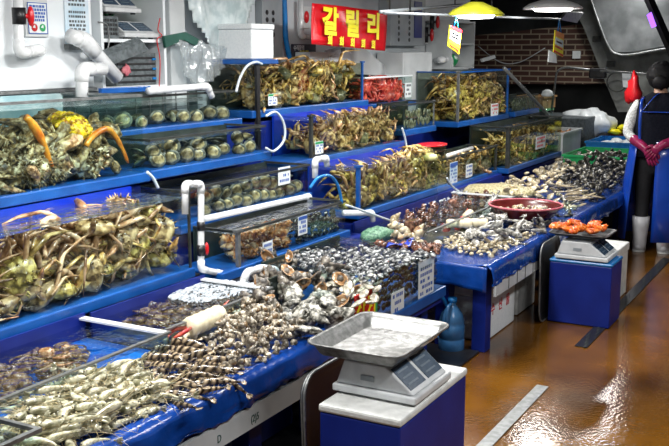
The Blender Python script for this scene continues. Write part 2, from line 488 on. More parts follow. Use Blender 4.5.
# ------------------------------------------------------------------ the setting
def floor_material():
    m, t, N, L = nt('wet_brown_floor')
    out = N.new('ShaderNodeOutputMaterial'); b = N.new('ShaderNodeBsdfPrincipled'); L.new(b.outputs[0], out.inputs[0])
    tc = N.new('ShaderNodeTexCoord')
    n1 = N.new('ShaderNodeTexNoise'); n1.inputs['Scale'].default_value = 1.6; n1.inputs['Detail'].default_value = 5
    L.new(tc.outputs['Object'], n1.inputs['Vector'])
    r = N.new('ShaderNodeValToRGB')
    r.color_ramp.elements[0].position = .3; r.color_ramp.elements[0].color = (.045, .018, .003, 1)
    r.color_ramp.elements[1].position = .68; r.color_ramp.elements[1].color = (.20, .08, .008, 1)
    L.new(n1.outputs['Fac'], r.inputs[0]); L.new(r.outputs[0], b.inputs['Base Color'])
    n2 = N.new('ShaderNodeTexNoise'); n2.inputs['Scale'].default_value = 5; n2.inputs['Detail'].default_value = 3
    L.new(tc.outputs['Object'], n2.inputs['Vector'])
    r2 = N.new('ShaderNodeMapRange'); r2.inputs['To Min'].default_value = .04; r2.inputs['To Max'].default_value = .2
    L.new(n2.outputs['Fac'], r2.inputs['Value']); L.new(r2.outputs[0], b.inputs['Roughness'])
    n3 = N.new('ShaderNodeTexNoise'); n3.inputs['Scale'].default_value = 48; n3.inputs['Detail'].default_value = 3
    L.new(tc.outputs['Object'], n3.inputs['Vector'])
    bp = N.new('ShaderNodeBump'); bp.inputs['Strength'].default_value = .13; bp.inputs['Distance'].default_value = .008
    L.new(n3.outputs['Fac'], bp.inputs['Height']); L.new(bp.outputs[0], b.inputs['Normal'])
    b.inputs['Specular IOR Level'].default_value = .6
    return m


def brick_material():
    m, t, N, L = nt('dark_red_brick')
    out = N.new('ShaderNodeOutputMaterial'); b = N.new('ShaderNodeBsdfPrincipled'); L.new(b.outputs[0], out.inputs[0])
    tc = N.new('ShaderNodeTexCoord')
    sx = N.new('ShaderNodeSeparateXYZ'); cb = N.new('ShaderNodeCombineXYZ')
    L.new(tc.outputs['Object'], sx.inputs[0]); L.new(sx.outputs['Y'], cb.inputs['X']); L.new(sx.outputs['Z'], cb.inputs['Y'])
    br = N.new('ShaderNodeTexBrick')
    br.inputs['Color1'].default_value = (.035, .013, .009, 1); br.inputs['Color2'].default_value = (.075, .028, .018, 1)
    br.inputs['Mortar'].default_value = (.26, .21, .15, 1)
    br.inputs['Scale'].default_value = 1.; br.inputs['Brick Width'].default_value = .23; br.inputs['Row Height'].default_value = .066
    br.inputs['Mortar Size'].default_value = .009
    L.new(cb.outputs[0], br.inputs['Vector']); L.new(br.outputs['Color'], b.inputs['Base Color'])
    bp = N.new('ShaderNodeBump'); bp.inputs['Strength'].default_value = .4; bp.inputs['Distance'].default_value = .01
    L.new(br.outputs['Fac'], bp.inputs['Height']); L.new(bp.outputs[0], b.inputs['Normal'])
    b.inputs['Roughness'].default_value = .6
    return m


M['floor'] = floor_material()
M['brick'] = brick_material()
M['wallm'] = mat('white_wall_panel', (.55, .60, .63), (.66, .70, .73), rough=.4, scale=2.5, bump=.04)
M['darkwall'] = mat('dark_grey_wall', (.02, .024, .026), (.05, .055, .055), rough=.55, scale=3, bump=.1)
M['greywall'] = mat('grey_concrete_wall', (.10, .105, .10), (.2, .21, .2), rough=.55, scale=5, bump=.25)
M['ceil'] = mat('dark_ceiling', (.03, .033, .035), (.05, .053, .055), rough=.7, scale=4)

struct('floor', MB().box(-1.5, 16, -3.5, 5, -.1, 0), 'floor')
NX0, NX1, NZ0, _ = rect(96, -8, 165, 88, 3.6)
struct('wall_back', MB().box(-1.5, NX0, 3.72, 4.1, 0, 2.8).box(NX1, 9.65, 3.72, 4.1, 0, 2.8).box(NX0, NX1, 3.72, 4.1, 0, NZ0).box(NX0, NX1, 3.98, 4.1, NZ0, 2.8), 'wallm')
struct('wall_far', MB().box(12.6, 12.75, -3.5, 5, 0, 2.8), 'darkwall')
struct('wall_back_far', MB().box(9.65, 12.6, 4.85, 5, 0, 2.8), 'darkwall')
struct('ceiling', MB().box(-1.5, 16, -3.5, 5, 2.8, 2.9), 'ceil')
bw = [atx(12.0, 470, 36), atx(12.0, 584, 24), atx(12.0, 607, 84), atx(12.0, 470, 84)]
struct('wall_brick', MB().prism(bw, (.14, 0, 0)), 'brick')
gw = [atx(11.8, 556, -14), atx(11.8, 582, 24), atx(11.8, 606, 84), atx(11.8, 618, 112), atx(11.8, 700, 112), atx(11.8, 700, -14)]
struct('wall_side', MB().prism(gw, (.15, 0, 0)), 'greywall')
hd = [(588, -14), (600, 25), (609, 46), (616, 52), (632, 52), (660, 47), (669, 46), (700, 44), (700, -14)]
hd = [atx(11.5, *p) for p in hd]
struct('trim_1', MB().prism(hd, (.1, 0, 0)), 'seagrey')
lip = [atx(11.42, *p) for p in [(588, -10), (600, 25), (609, 47), (617, 54), (632, 54.5), (660, 49.5), (700, 45)]]
struct('trim_2', MB().tube(smoothpath(lip, 3), .016, 8), 'steel', True)
struct('trim_3', MB().tube([atx(10.6, 644, -12), atx(10.6, 690, 92)], .05, 4), 'black')
for k, p in enumerate([(597, 39), (611, 64)]):
    q = atx(11.8, *p)
    o = MB().box(q.x - .03, q.x, q.y - .05, q.y + .05, q.z - .035, q.z + .035).build('wall_bracket', 'dark', None, False, .004)
    tag(o, ['small dark bracket high on the grey sloping wall', 'small dark bracket low on the grey sloping wall beside bricks'][k], 'bracket', 'brackets on the grey wall')

# floor strips
a, b = atz(0, 474, 455), atz(0, 545, 387)
tag(MB().prism([(a.x, 1.25, .002), (b.x, 1.25, .002), (b.x, 1.31, .002), (a.x, 1.31, .002)], (0, 0, .004)).build('floor_strip', 'steel'),
    'bright steel strip let into the brown floor in front of the near scale', 'floor strip')
a, b = atz(0, 578, 347), atz(0, 668, 259)
g = thing('drain_grate', 'long dark drain grate in the floor beside the further scale stand', 'drain', (a.x, 1.28, 0))
MB().box(a.x, b.x, 1.245, 1.315, .001, .006).build('frame', 'black', g)
gb = MB()
for i in range(40):
    x = a.x + (b.x - a.x) * (i + .5) / 40
    gb.box(x - .045, x + .045, 1.256 + .0125 * (i % 4), 1.264 + .0125 * (i % 4), .006, .009)
gb.build('grate_bars', 'dark', g)

# ------------------------------------------------------------------ counters and stands
def counter(name, label, x0, x1, yf, yb, z, drop, apron, legs, seed, lower=None, endx=None):
    g = thing(name, label, 'counter', (x0, yf, 0))
    MB().box(x0 + .02, x1 - .02, yf + .02, yb, z - .05, z - .006).build('table_top', 'navy', g)
    L = x1 - x0
    prof = [(.62, .0), (.40, .0), (.2, .0), (.06, .003), (.02, .012), (-.004, .010), (-.02, -.012), (-.024, -.05), (-.026, -.09), (-.03, -1.)]

    def fn(u, v):
        k = v * (len(prof) - 1); i = min(int(k), len(prof) - 2); t = k - i
        dy = prof[i][0] * (1 - t) + prof[i + 1][0] * t
        dz = prof[i][1] * (1 - t) + prof[i + 1][1] * t
        x = x0 - .015 + (L + .03) * u
        w = noise.noise(Vector((x * 5, seed, 0)))
        w2 = noise.noise(Vector((x * 17, seed + 5, dz * 9)))
        if dz < -.5 or (dz < -.09):
            f = min(1, (-dz - .09) / .91)
            dz = -.09 * (1 - f) - (drop + .035 * w + .015 * w2) * f
        if dz < -.005: dy += -.012 * w2 * min(1, -dz / .06) - .006
        return (x, yf + dy, z + dz + .004 * noise.noise(Vector((x * 7, dy * 9, seed))))
    MB().grid(fn, int(L * 26), 20).build('plastic_sheet', 'sheet', g, True, solid=.004)
    if endx is not None:     # the sheet folds down over the near end too
        def fe(u, v):
            y = yf + .6 * u
            w = noise.noise(Vector((y * 6, seed + 9, 0)))
            dz = -(.11 + .03 * w + .10 * max(0, .35 - u)) * v
            return (x0 - .016 - .012 * v - .01 * v * noise.noise(Vector((y * 15, seed, v * 3))), y, z + .004 + dz)
        MB().grid(fe, 22, 8).build('plastic_sheet', 'sheet', g, True, solid=.004)
    if apron:
        MB().box(apron[0], apron[1], yf - .03, yf - .015, apron[2], apron[3]).build('apron_board', 'offwhite', g)
    for lx, ly in legs:
        MB().box(lx - .045, lx + .045, ly - .04, ly + .04, 0, z - .05).build('leg', 'navy', g, False, .004)
    if lower:
        MB().box(lower[0], lower[1], lower[2], lower[2] + .02, .02, lower[3]).build('lower_panel', 'navy', g)
    return g


cn = counter('display_counter', 'near seafood counter draped in shiny blue plastic sheet behind the scale stand', 1.3, 3.49, 1.87, 2.66, .5, .10,
             (1.6, 3.45, .30, .385), [(1.5, 1.95), (2.9, 2.0), (3.4, 2.0), (3.4, 2.5)], 3, (1.4, 3.4, 2.1, .3))
text('D', .04, 'tealg', (2.5, 1.8385, .335), cn, sx=.8)
text('(2)5', .04, 'tealg', (2.72, 1.8385, .335), cn, sx=.8)
text('(8)', .035, 'tealg', (2.3, 1.8385, .33), cn, sx=.8)
cn2 = counter('display_counter', 'further seafood counter with sagging blue plastic sheet and blue legs', 4.75, 11.6, 1.69, 2.66, .5, .095,
              (4.80, 5.6, .33, .42), [(4.86, 1.76), (4.86, 1.98), (6.6, 1.85), (8.6, 1.85), (10.6, 1.85)], 8, None, endx=1)
for i in range(1, 5):
    o = MB().box(4.86 + .74 * i / 5 - .002, 4.86 + .74 * i / 5 + .002, 1.657, 1.6595, .332, .418).build('board_seam', 'dark', cn2)


def stand(name, label, steps):
    x0 = min(s[1] for s in steps)
    g = thing(name, label, 'stand', (x0, steps[0][3], 0))
    for nm, a, b, yf, yb, z in steps:
        MB().box(a, b, yf, yb, 0 if z > .7 else .2, z).build(nm, 'black' if 'riser' in nm else 'navy', g, False, .004)
    return g


stand('tiered_stand', 'blue stepped stand carrying the tanks of the near stall',
      [('lower_riser', 1.4, 3.55, 2.70, 3.03, .603), ('lower_riser', 3.56, 4.9, 2.64, 2.88, .56), ('middle_step', 3.6, 4.95, 2.93, 3.24, .74),
       ('upper_step', 1.4, 3.59, 3.08, 3.6, .995), ('upper_step', 3.62, 4.95, 3.26, 3.345, .995), ('top_step', 3.62, 4.9, 3.37, 3.7, 1.17)])
stand('tiered_stand', 'blue stepped stand carrying the crab tanks behind the further counter',
      [('lower_step', 5.1, 7.9, 2.71, 3.04, .59), ('middle_step', 5.12, 6.58, 3.06, 3.33, .90), ('top_step', 4.98, 6.5, 3.36, 3.7, 1.2)])
stand('tiered_stand', 'blue stepped stand carrying the last tanks before the brick wall',
      [('lower_step', 7.93, 10.2, 2.71, 3.04, .56), ('upper_step', 6.6, 10.0, 3.345, 3.7, .97)])


# ------------------------------------------------------------------ glass tanks
def tank(label, x0, x1, yf, yb, z0, z1, wl=None, back='tank_grey', glass='glass', posts=(), rim=None, led=.047, base='blue', water='water', bed=None, name='glass_tank', sides=True, ext=(0, 0)):
    g = thing(name, label, 'fish tank', (x0, yf, z0 - led))
    MB().box(x0 - .01 - ext[0], x1 + .01 + ext[1], yf - .014, yb, z0 - led, z0).build('base_board', base, g, False, .006)
    MB().box(x0 + .006, x1 - .006, yf + .001, yf + .007, z0, z1).build('front_pane', glass, g)
    if sides:
        MB().box(x0, x0 + .006, yf, yb - .012, z0, z1).build('side_pane', glass, g)
        MB().box(x1 - .006, x1, yf, yb - .012, z0, z1).build('side_pane', glass, g)
    MB().box(x0, x1, yb - .012, yb, z0, z1).build('back_panel', back, g)
    if bed: MB().box(x0 + .007, x1 - .007, yf + .008, yb - .013, z0, z0 + .006).build('bed', bed, g)
    for px, py, m, w in posts:
        pb = MB(); pb.box(px - w, px + w, py - w, py + w * .6, z0, z1 + .004); pb.box(px - w * 2.2, px + w * 3, py - w * 1.3, py + w, z1, z1 + .012)
        pb.build('corner_post', m, g)
    if rim:
        rb = MB()
        rb.box(x0, x1, yf - .004, yf + .012, z1 - .006, z1 + .006)
        rb.box(x0, x0 + .014, yf + .012, yb, z1 - .006, z1 + .006); rb.box(x1 - .014, x1, yf + .012, yb, z1 - .006, z1 + .006)
        rb.build('rim', rim, g)
    if wl:
        def wf(u, v): return (x0 + .008 + (x1 - x0 - .016) * u, yf + .009 + (yb - .014 - yf - .009) * v, wl)
        MB().grid(wf, 1, 1).build('water', water, g)
    return g


def label_part(g, x0, x1, z0, z1, y, m='paper', lines=3, ink='blueink', nm='price_label', head=None):
    p = MB().box(x0, x1, y - .0022, y - .0002, z0, z1).build(nm, m, g)
    lb = MB(); w, h = x1 - x0, z1 - z0
    for i in range(lines):
        zz = z1 - h * (i + .6 + (.8 if head else 0)) / (lines + .4 + (.8 if head else 0))
        x = x0 + w * .12
        while x < x1 - w * .16:
            ww = rnd(.05, .12) * w
            if rnd(0, 1) < .8: lb.box(x, min(x + ww, x1 - w * .1), y - .0032, y - .0022, zz - h * .22 / lines, zz + h * .22 / lines)
            x += ww + w * .05
    if lb.v: lb.build('print', ink, p)
    if head:
        hb = MB().box(x0 + w * .02, x1 - w * .02, y - .0032, y - .0022, z1 - h * .2, z1 - h * .03); hb.build('print', head, p)
    return p


T1 = tank('large tank of spiny crabs under the white wall panel', 1.5, 3.585, 3.05, 3.58, 1.062, 1.435, 1.405, 'tank_teal', 'glass_green', [], 'steel', ext=(0, .02))
T2 = tank('small upper tank of shellfish behind a white water pipe', 3.62, 4.84, 3.35, 3.68, 1.24, 1.405, 1.36, 'tank_grey', 'glass', [], 'dark')
T3 = tank('long tank of abalone just below the small upper shellfish tank', 3.63, 4.67, 3.05, 3.34, 1.065, 1.213, 1.19, 'tank_dark', 'glass', [], 'dark', ext=(0, .03))
T4 = tank('long low tank heaped with brown snow crabs in front left', 1.5, 3.46, 2.68, 3.04, .652, 1.01, .983, 'bluepanel', 'glass', [(3.452, 2.684, 'dark', .006)], None)
T5 = tank('tank of dark abalone discs behind a long white pipe', 3.66, 4.92, 2.9, 3.22, .80, .968, .945, 'tank_dark', 'glass', [], 'dark')
T6 = tank('tank of tawny shellfish and dark clams behind the red pipe valve', 3.72, 4.82, 2.6, 2.87, .608, .782, .765, 'tank_dark', 'glass', [(3.728, 2.606, 'steel', .011)], 'dark', ext=(.14, .03))
U1 = tank('crab tank with a blue lid bearing the white foam box', 4.99, 6.49, 3.35, 3.69, 1.275, 1.555, 1.5, 'tank_dark', 'murky', [(6.48, 3.356, 'blue', .009)], None, ext=(.02, .06))
U2 = tank('crab tank with blue rear panel in the middle of the stepped stand', 5.19, 6.57, 3.05, 3.34, .972, 1.235, 1.205, 'bluepanel', 'murky', [(5.2, 3.056, 'dark', .012)], None, ext=(.25, .0))
U3 = tank('lowest crab tank with a blue corner post on the further stall', 5.13, 6.55, 2.68, 3.04, .665, .94, .915, 'bluepanel', 'murky', [(5.14, 2.686, 'blue', .013)], None)
T7 = tank('tank of red crabs under the sloping white cover', 6.52, 7.39, 3.35, 3.6, 1.235, 1.44, None, 'tank_dark', 'glass', [], 'white', ext=(0, .05))
W1 = tank('small tank of upright dark shells under the grey cabinet', 6.62, 7.18, 3.05, 3.3, 1.048, 1.24, None, 'tank_dark', 'glass', [(7.17, 3.056, 'steel', .006)], 'dark')
W2 = tank('low dark tank with blue price strip beside the yellow topped jar', 6.62, 7.88, 2.76, 3.04, .622, .83, .78, 'tank_dark', 'murky', [(7.87, 2.766, 'dark', .012)], 'dark')
V1 = tank('tall blue framed crab tank in front of the dark brick wall', 7.68, 8.99, 3.05, 3.44, 1.04, 1.462, 1.40, 'tank_grey', 'murky', [(7.688, 3.056, 'steel', .012), (8.98, 3.056, 'blue', .012)], 'blue')
V2 = tank('crab tank with dark corner post below the tall blue framed tank', 7.95, 9.6, 2.68, 3.04, .632, .985, .95, 'tank_dark', 'murky', [(7.96, 2.69, 'dark', .02)], 'dark')
V3 = tank('small dark shell tank behind the slanting white pole', 9.2, 9.98, 3.05, 3.3, 1.04, 1.188, None, 'tank_dark', 'glass', [], 'dark')
# black clam tank at the end of the near counter, and the corner tank at its other end
K1 = tank('black fronted clam tank with a tall price board at the counter end', 3.77, 4.55, 1.865, 2.5, .425, .635, .628, 'tank_dark', 'glass', [], None, led=.055, water='waterclear')
K0 = tank('clam tank with red and yellow sign beside the black fronted tank', 3.5, 3.755, 1.865, 2.32, .425, .62, None, 'tank_dark', 'glass', [], None, led=.055, water='waterclear')
C0 = tank('glass corner tank at the bottom left end of the counter', 1.32, 1.765, 1.90, 2.2, .508, .625, .60, 'tank_dark', 'glass', [], 'steel', led=.004, water='waterclear')

rk = thing('tank_rack', 'blue rack under the clam tanks at the end of the near counter', 'rack', (3.5, 1.9, 0))
MB().box(3.5, 4.56, 1.88, 2.62, .33, .3695).build('top_board', 'navy', rk)
MB().box(3.5, 4.56, 2.51, 2.66, .37, .56).build('back_board', 'black', rk)
for lx in (3.58, 4.48):
    for ly in (1.98, 2.56): MB().box(lx - .04, lx + .04, ly - .04, ly + .04, .016, .33).build('leg', 'navy', rk)
# price labels on panes (parts of their tanks)
def lab(g, px0, py0, px1, py1, Y, **k):
    x0, x1, z0, z1 = rect(px0, py0, px1, py1, Y)
    return label_part(g, x0, x1, z0, z1, Y, **k)


lab(T6, 262.5, 243, 272.5, 259, 2.6); lab(T6, 298, 217, 307, 233, 2.6, head='blueink')
lab(T5, 278, 168, 290, 183, 2.9)
lab(U1, 268, 94, 277, 105, 3.35, m='paper', head='green')
lab(U2, 315, 142, 323, 153, 3.05, head='green')
lab(W2, 450, 163, 457, 182, 2.76, m='bluepaper', lines=5, head='blueink')
lab(W2, 466, 165, 472, 176, 2.76)
lab(V1, 491, 104, 498, 115, 3.05, ink='red'); lab(V2, 536, 137, 545, 147, 2.68, ink='red')
lab(T7, 405, 83, 411, 97, 3.35, ink='ink')
lab(K1, 418.5, 262, 433, 298, 1.865, lines=6, head='bluepaper'); lab(K1, 391, 294, 403.5, 311, 1.865, lines=3)
# red and yellow sign board on the pane of the clam tank
x0, x1, z0, z1 = 3.535, 3.75, .42, .60
sg = MB().box(x0, x1, 1.8575, 1.8625, z0, z1).build('sign_board', 'red', K0)
for i, ch in enumerate('산지'):
    text(ch, .115, 'yellow', (x0 + .055 + i * .105, 1.8565, (z0 + z1) / 2 + .01), K0, bold=.004, sx=.82)
MB().box(x1 - .022, x1 - .004, 1.8555, 1.8575, z0 + .01, z1 - .02).build('green_stripe', 'green', K0)

# black lid post and blue lid on the crab tank under the foam box
MB().box(4.975, 5.27, 3.335, 3.69, 1.562, 1.592).build('lid', 'blue', U1, False, .005)
MB().box(5.0, 5.035, 3.325, 3.345, 1.0, 1.562).build('post', 'black', U1)
# lattice inside the small upper tank
lb = MB()
for i in range(9): lb.box(3.7 + i * .12, 3.706 + i * .12, 3.6, 3.606, 1.25, 1.4)
for i in range(3): lb.box(3.66, 4.8, 3.598, 3.604, 1.27 + i * .045, 1.274 + i * .045)
lb.build('lattice', 'steel', T2)

# shallow trays along the counter
def tray(label, x0, x1, yf, yb, z0, zr, zw, bot='traybot'):
    g = thing('shallow_tray', label, 'tray', (x0, yf, z0))
    MB().box(x0, x1, yf, yb, z0, z0 + .008).build('tray_bottom', bot, g)
    MB().box(x0, x1, yf, yf + .008, z0 + .008, zr).build('front_pane', 'glass_green', g)
    MB().box(x0, x1, yf - .004, yf + .012, zr, zr + .007).build('rim', 'steel', g)
    MB().box(x0, x1, yb - .01, yb, z0 + .008, zr + .02).build('back_panel', 'navy', g)
    MB().box(x0, x0 + .008, yf + .008, yb - .01, z0 + .008, zr).build('side_pane', 'glass', g)
    MB().box(x1 - .008, x1, yf + .012, yb - .01, z0 + .008, zr - .002).build('side_pane', 'glass', g)
    MB().box(x1 - .035, x1, yf + .012, yb - .01, zr - .002, zr + .006).build('end_bar', 'pvc', g)
    MB().grid(lambda u, v: (x0 + .009 + (x1 - x0 - .04) * u, yf + .009 + (yb - yf - .02) * v, zw), 1, 1).build('water', 'waterclear', g)
    return g


tray('shallow blue tray with sparse brown octopus at the left end of the counter', 1.75, 2.72, 2.215, 2.655, .508, .6, .578)
tray('shallow tray crowded with brown octopus and white foam bubbles', 2.73, 3.48, 2.245, 2.63, .508, .6, .582, 'murkbot')
tray('shallow tray with red brown catch and foam in front of the lowest crab tank', 5.02, 6.6, 2.16, 2.655, .508, .6, .575, 'murkbot')

# ------------------------------------------------------------------ seafood shapes
def leg_mesh(nm, m, L=.24, r=.011, bend=1., curl=0.):
    pts = [(0, 0, 0), (.12 * L, 0, .08 * L * bend), (.4 * L, curl * .05 * L, .30 * L * bend), (.5 * L, curl * .1 * L, .31 * L * bend), (.72 * L, curl * .22 * L, .06 * L * bend), (.8 * L, curl * .27 * L, -.04 * L * bend), (.98 * L, curl * .42 * L, -.34 * L * bend)]
    rs = [r * .75, r, r * 1.05, r * .72, r * .8, r * .6, r * .14]
    b = MB(); b.tube(pts, rs, 6, 0, True, .62)
    return b.mesh(nm, [m])


def claw_mesh(nm, m, L=.16, r=.014):
    b = MB()
    b.tube([(0, 0, 0), (.22 * L, 0, .1 * L), (.42 * L, .05 * L, .16 * L)], [r * .8, r * .95, r * .8], 6, 0, True, .8)
    b.tube([(.42 * L, .05 * L, .16 * L), (.55 * L, .16 * L, .12 * L), (.74 * L, .24 * L, .06 * L), (.88 * L, .26 * L, .02 * L), (L, .24 * L, -.02 * L)], [r * .8, r * 1.25, r * 1.2, r * .6, r * .1], 6, 0, True, .75)
    b.tube([(.74 * L, .22 * L, .05 * L), (.86 * L, .17 * L, .04 * L), (.97 * L, .2 * L, 0)], [r * .7, r * .5, r * .1], 5, 0)
    return b.mesh(nm, [m])


def carapace_mesh(nm, m, r=.06, spikes=0, seed=1, h=.42, belly=None):
    b = MB()

    def fn(p, d):
        k = 1 + .1 * math.cos(3 * math.atan2(d.y, d.x))
        return Vector((p.x * k * (1 if p.x < 0 else .92), p.y * k, p.z * (.75 if p.z < 0 else 1)))
    b.blob((0, 0, 0), (r, r * .94, r * h), 14, 9, 0, .16, 45 * .06 / r, seed, fn, bot=1)
    rng = random.Random(seed)
    for i in range(-spikes):     # rounded bumps
        a, t = rng.uniform(0, 6.283), math.acos(rng.uniform(-.1, 1))
        d = Vector((math.sin(t) * math.cos(a), math.sin(t) * math.sin(a), math.cos(t)))
        q = r * rng.uniform(.07, .13)
        b.blob((d.x * r * .93, d.y * r * .88, d.z * r * h * .95), (q, q, q), 7, 5)
    for i in range(spikes):
        a, t = rng.uniform(0, 6.283), rng.uniform(.15, 1.35)
        d = Vector((math.sin(t) * math.cos(a), math.sin(t) * math.sin(a), math.cos(t)))
        p = Vector((d.x * r * .95, d.y * r * .9, d.z * r * h * .95)); q = p + d * r * rng.uniform(.12, .3)
        b.tube([p, q], [r * .07, r * .01], 4, 0)
    for s in (-1, 1):  # eyes on stalks
        b.tube([(r * .85, s * r * .16, r * .08), (r * 1.04, s * r * .2, r * .16)], [r * .04, r * .055], 5, 0)
    return b.mesh(nm, [m, belly or m])


def crabset(key, shell, leg, r, L, lr, spikes=0, h=.42, belly=None):
    return dict(body=[carapace_mesh(key + '_carapace', shell, r, spikes, s, h, belly) for s in (1, 2)],
                legs=[leg_mesh(key + '_leg', leg, L, lr, b, c) for b, c in ((1., 0), (.6, .5), (1.25, -.4), (.35, .9))],
                claw=claw_mesh(key + '_claw', leg, L * .72, lr * 1.3), r=r, L=L)


def key_points(me):
    vs = me.vertices; n = len(vs)
    return [vs[i].co.copy() for i in range(0, n, max(1, n // 10))] + [vs[n - 1].co.copy()]


KP = {}


def crab(name, label, group, cs, loc, rot, sc, box, rng, parts=True, nolegs=False):
    """root carapace with eight legs and two claws, each turned until it stays inside the tank"""
    o = inst(name, rng.choice(cs['body']), loc, rot, sc, label, 'crab', group)
    MW = Matrix.LocRotScale(Vector(loc), Euler(rot), Vector((sc, sc, sc)))
    r = cs['r']
    for side in (1, -1):
        for k in range(5):
            claw = k == 0
            me = cs['claw'] if claw else rng.choice(cs['legs'])
            if me.name not in KP: KP[me.name] = key_points(me)
            a0 = side * R((38, 66, 92, 118, 142)[k])
            base = Vector((math.cos(a0) * r * .8, math.sin(a0) * r * .78, -r * .05))
            best, bad = None, 1e9
            for t in range(14):
                sp = .25 + .12 * t
                e = Euler((rng.uniform(-.3, .3) + rng.uniform(-.1, .1) * t, rng.uniform(-.35, .25) + rng.uniform(-.16, .16) * t, a0 + rng.uniform(-sp, sp)))
                s = 1. if t < 9 else .7
                lm = Matrix.LocRotScale(base, e, Vector((s, s * (side if claw else 1), s)))
                out = 0
                for p in KP[me.name]:
                    q = MW @ (lm @ p)
                    out += max(0, box[0] - q.x) + max(0, q.x - box[1]) + max(0, box[2] - q.y) + max(0, q.y - box[3]) + max(0, box[4] - q.z) + max(0, q.z - box[5])
                if out < bad: best, bad = lm, out
                if out == 0: break
            if bad > .1 and not claw: continue
            c = bpy.data.objects.new('claw' if claw else 'leg', me)
            COL.objects.link(c); c.parent = o; c.matrix_local = best
    return o


def crab_heap(name, label, group, sets, n, x0, x1, yf, yb, z0, hfun, seed, sc=(.85, 1.15), topz=None, tilt=.75, front=.55, out=.42):
    rng = random.Random(seed)
    pts = []
    for i in range(n):
        best, bd = None, -1
        for t in range(30):
            cs = sets[0]; m = cs['r'] * 1.05
            x, u = rng.uniform(x0 + m, x1 - m), rng.random()
            y = yf + m + (yb - yf - 2 * m) * (u * u if rng.random() < front else u)
            top = hfun((x - x0) / (x1 - x0), (y - yf) / (yb - yf))
            z = z0 + rng.random() ** .75 * max(.001, top)
            p = Vector((x, y, z))
            d = min([(p - q).length for q in pts] or [9])
            if d > bd: best, bd = p, d
        pts.append(best)
    for p in pts:
        cs = rng.choice(sets); s = rng.uniform(*sc)
        box = (x0 + .012, x1 - .012, yf + .014, yb - .018, z0 + .008, (topz or 9))
        z = max(p.z, z0 + cs['r'] * s * .5)
        rot = (rng.uniform(-tilt, tilt), rng.uniform(-tilt, tilt), rng.uniform(0, 6.28))
        if rng.random() < out:      # pressed against the front pane, back outwards
            d = Vector((rng.uniform(-.8, -.2), -.8, rng.uniform(.1, .8)))
            rot = tuple((d.to_track_quat('Z', 'Y') @ Euler((0, 0, rng.uniform(0, 6.28))).to_quaternion()).to_euler())
            p.y = yf + cs['r'] * s * .85; z = max(z, z0 + cs['r'] * s * .9)
        crab(name, label, group, cs, (p.x, p.y, z), rot, s, box, rng)


def shrimp_body(nm, m, L=.115, r=.0105, curve=1., segs=9, n=8, bands=False):
    b = MB(); pts, rs = [], []
    for i in range(segs + 1):
        t = i / segs
        a = (t - .35) * 1.5 * curve
        R0 = L / (1.5 * curve)
        pts.append((R0 * math.sin(a) * (1 if curve else 0) if curve else (t - .5) * L, 0, R0 * (math.cos(a) - 1) if curve else 0))
        w = (.35 + 1.0 * min(1, t / .16)) if t < .16 else (1.2 - .25 * (t - .16) if t < .4 else 1.05 - .85 * (t - .4) / .6 + .1 * (i % 2))
        rs.append(r * w)
    b.tube(pts, rs, n, 0, True, 1.15)
    b.tube([pts[0], (pts[0][0] - .02, 0, pts[0][2] + .004)], [r * .3, r * .04], 4, 0)           # rostrum
    for i in range(2, segs - 1):                                                                  # walking legs
        for s in (-1, 1):
            p = Vector(pts[i]); b.tube([p + Vector((0, s * r * .5, -r * .6)), p + Vector((-.006, s * r * .9, -r * 1.2)), p + Vector((-.012, s * r * .6, -r * 1.5))], [.0016, .0012, .0006], 4, 1)
    for s in (-1, 1):
        p = Vector(pts[0]); b.blob(p + Vector((.004, s * r * .65, r * .45)), (.0028,) * 3, 6, 4, 2)
    return b.mesh(nm, [m, 'shrimpleg', 'ink']), Vector(pts[-1]), Vector(pts[-1]) - Vector(pts[-2]), Vector(pts[0])


def fan_mesh(nm, m, L=.026):
    b = MB()
    for a in (-.6, -.25, .25, .6):
        c, s = math.cos(a), math.sin(a)
        b.blob((L * .55 * c, L * .55 * s, 0), (L * .5, L * .17, L * .06), 8, 5, 0, fn=lambda p, d, c=c, s=s: Vector((p.x * c - p.y * s, p.x * s + p.y * c, p.z)))
    return b.mesh(nm, [m])


def feeler_mesh(nm, m, L=.09, seed=0):
    rng = random.Random(seed); b = MB()
    for s in (-1, 1):
        pts = [Vector((0, s * .003, .003))]
        for i in range(6):
            pts.append(pts[-1] + Vector((-L / 6, s * L / 6 * rng.uniform(-.2, .7), rng.uniform(-.006, .006))))
        b.tube(pts, [.0011, .001, .0009, .0008, .0007, .0006, .0004], 4)
    return b.mesh(nm, [m])


def spiral_mesh(nm, mats, r=.017, turns=3.1, n=8, k=30, mouth=True, elong=1.7, lump=.0):
    """coiled snail shell, aperture with its own colour"""
    b = MB(); pts, rs = [], []
    for i in range(k + 1):
        t = i / k
        g = math.exp(-2.4 * (1 - t)) if t > 0 else math.exp(-2.4)
        a = t * turns * 2 * math.pi
        pts.append(Vector((math.cos(a) * r * .52 * g, math.sin(a) * r * .52 * g, -r * elong * (g - .45))))
        rs.append(r * .62 * g * (1 + (lump * math.sin(a * 4.5) if lump else 0)))
    b.tube(pts, rs, n, 0, True)
    if mouth:
        t = (pts[-1] - pts[-2]).normalized(); c = pts[-1]
        b.blob(c + t * r * .04, (r * .5, r * .5, r * .62), 8, 6, 1)
        u = Vector((0, 0, -1)); b.tube([c, c + u * r * .7, c + u * r * 1.15 + t * r * .15], [r * .5, r * .33, r * .1], 7, 0)
    return b.mesh(nm, mats)


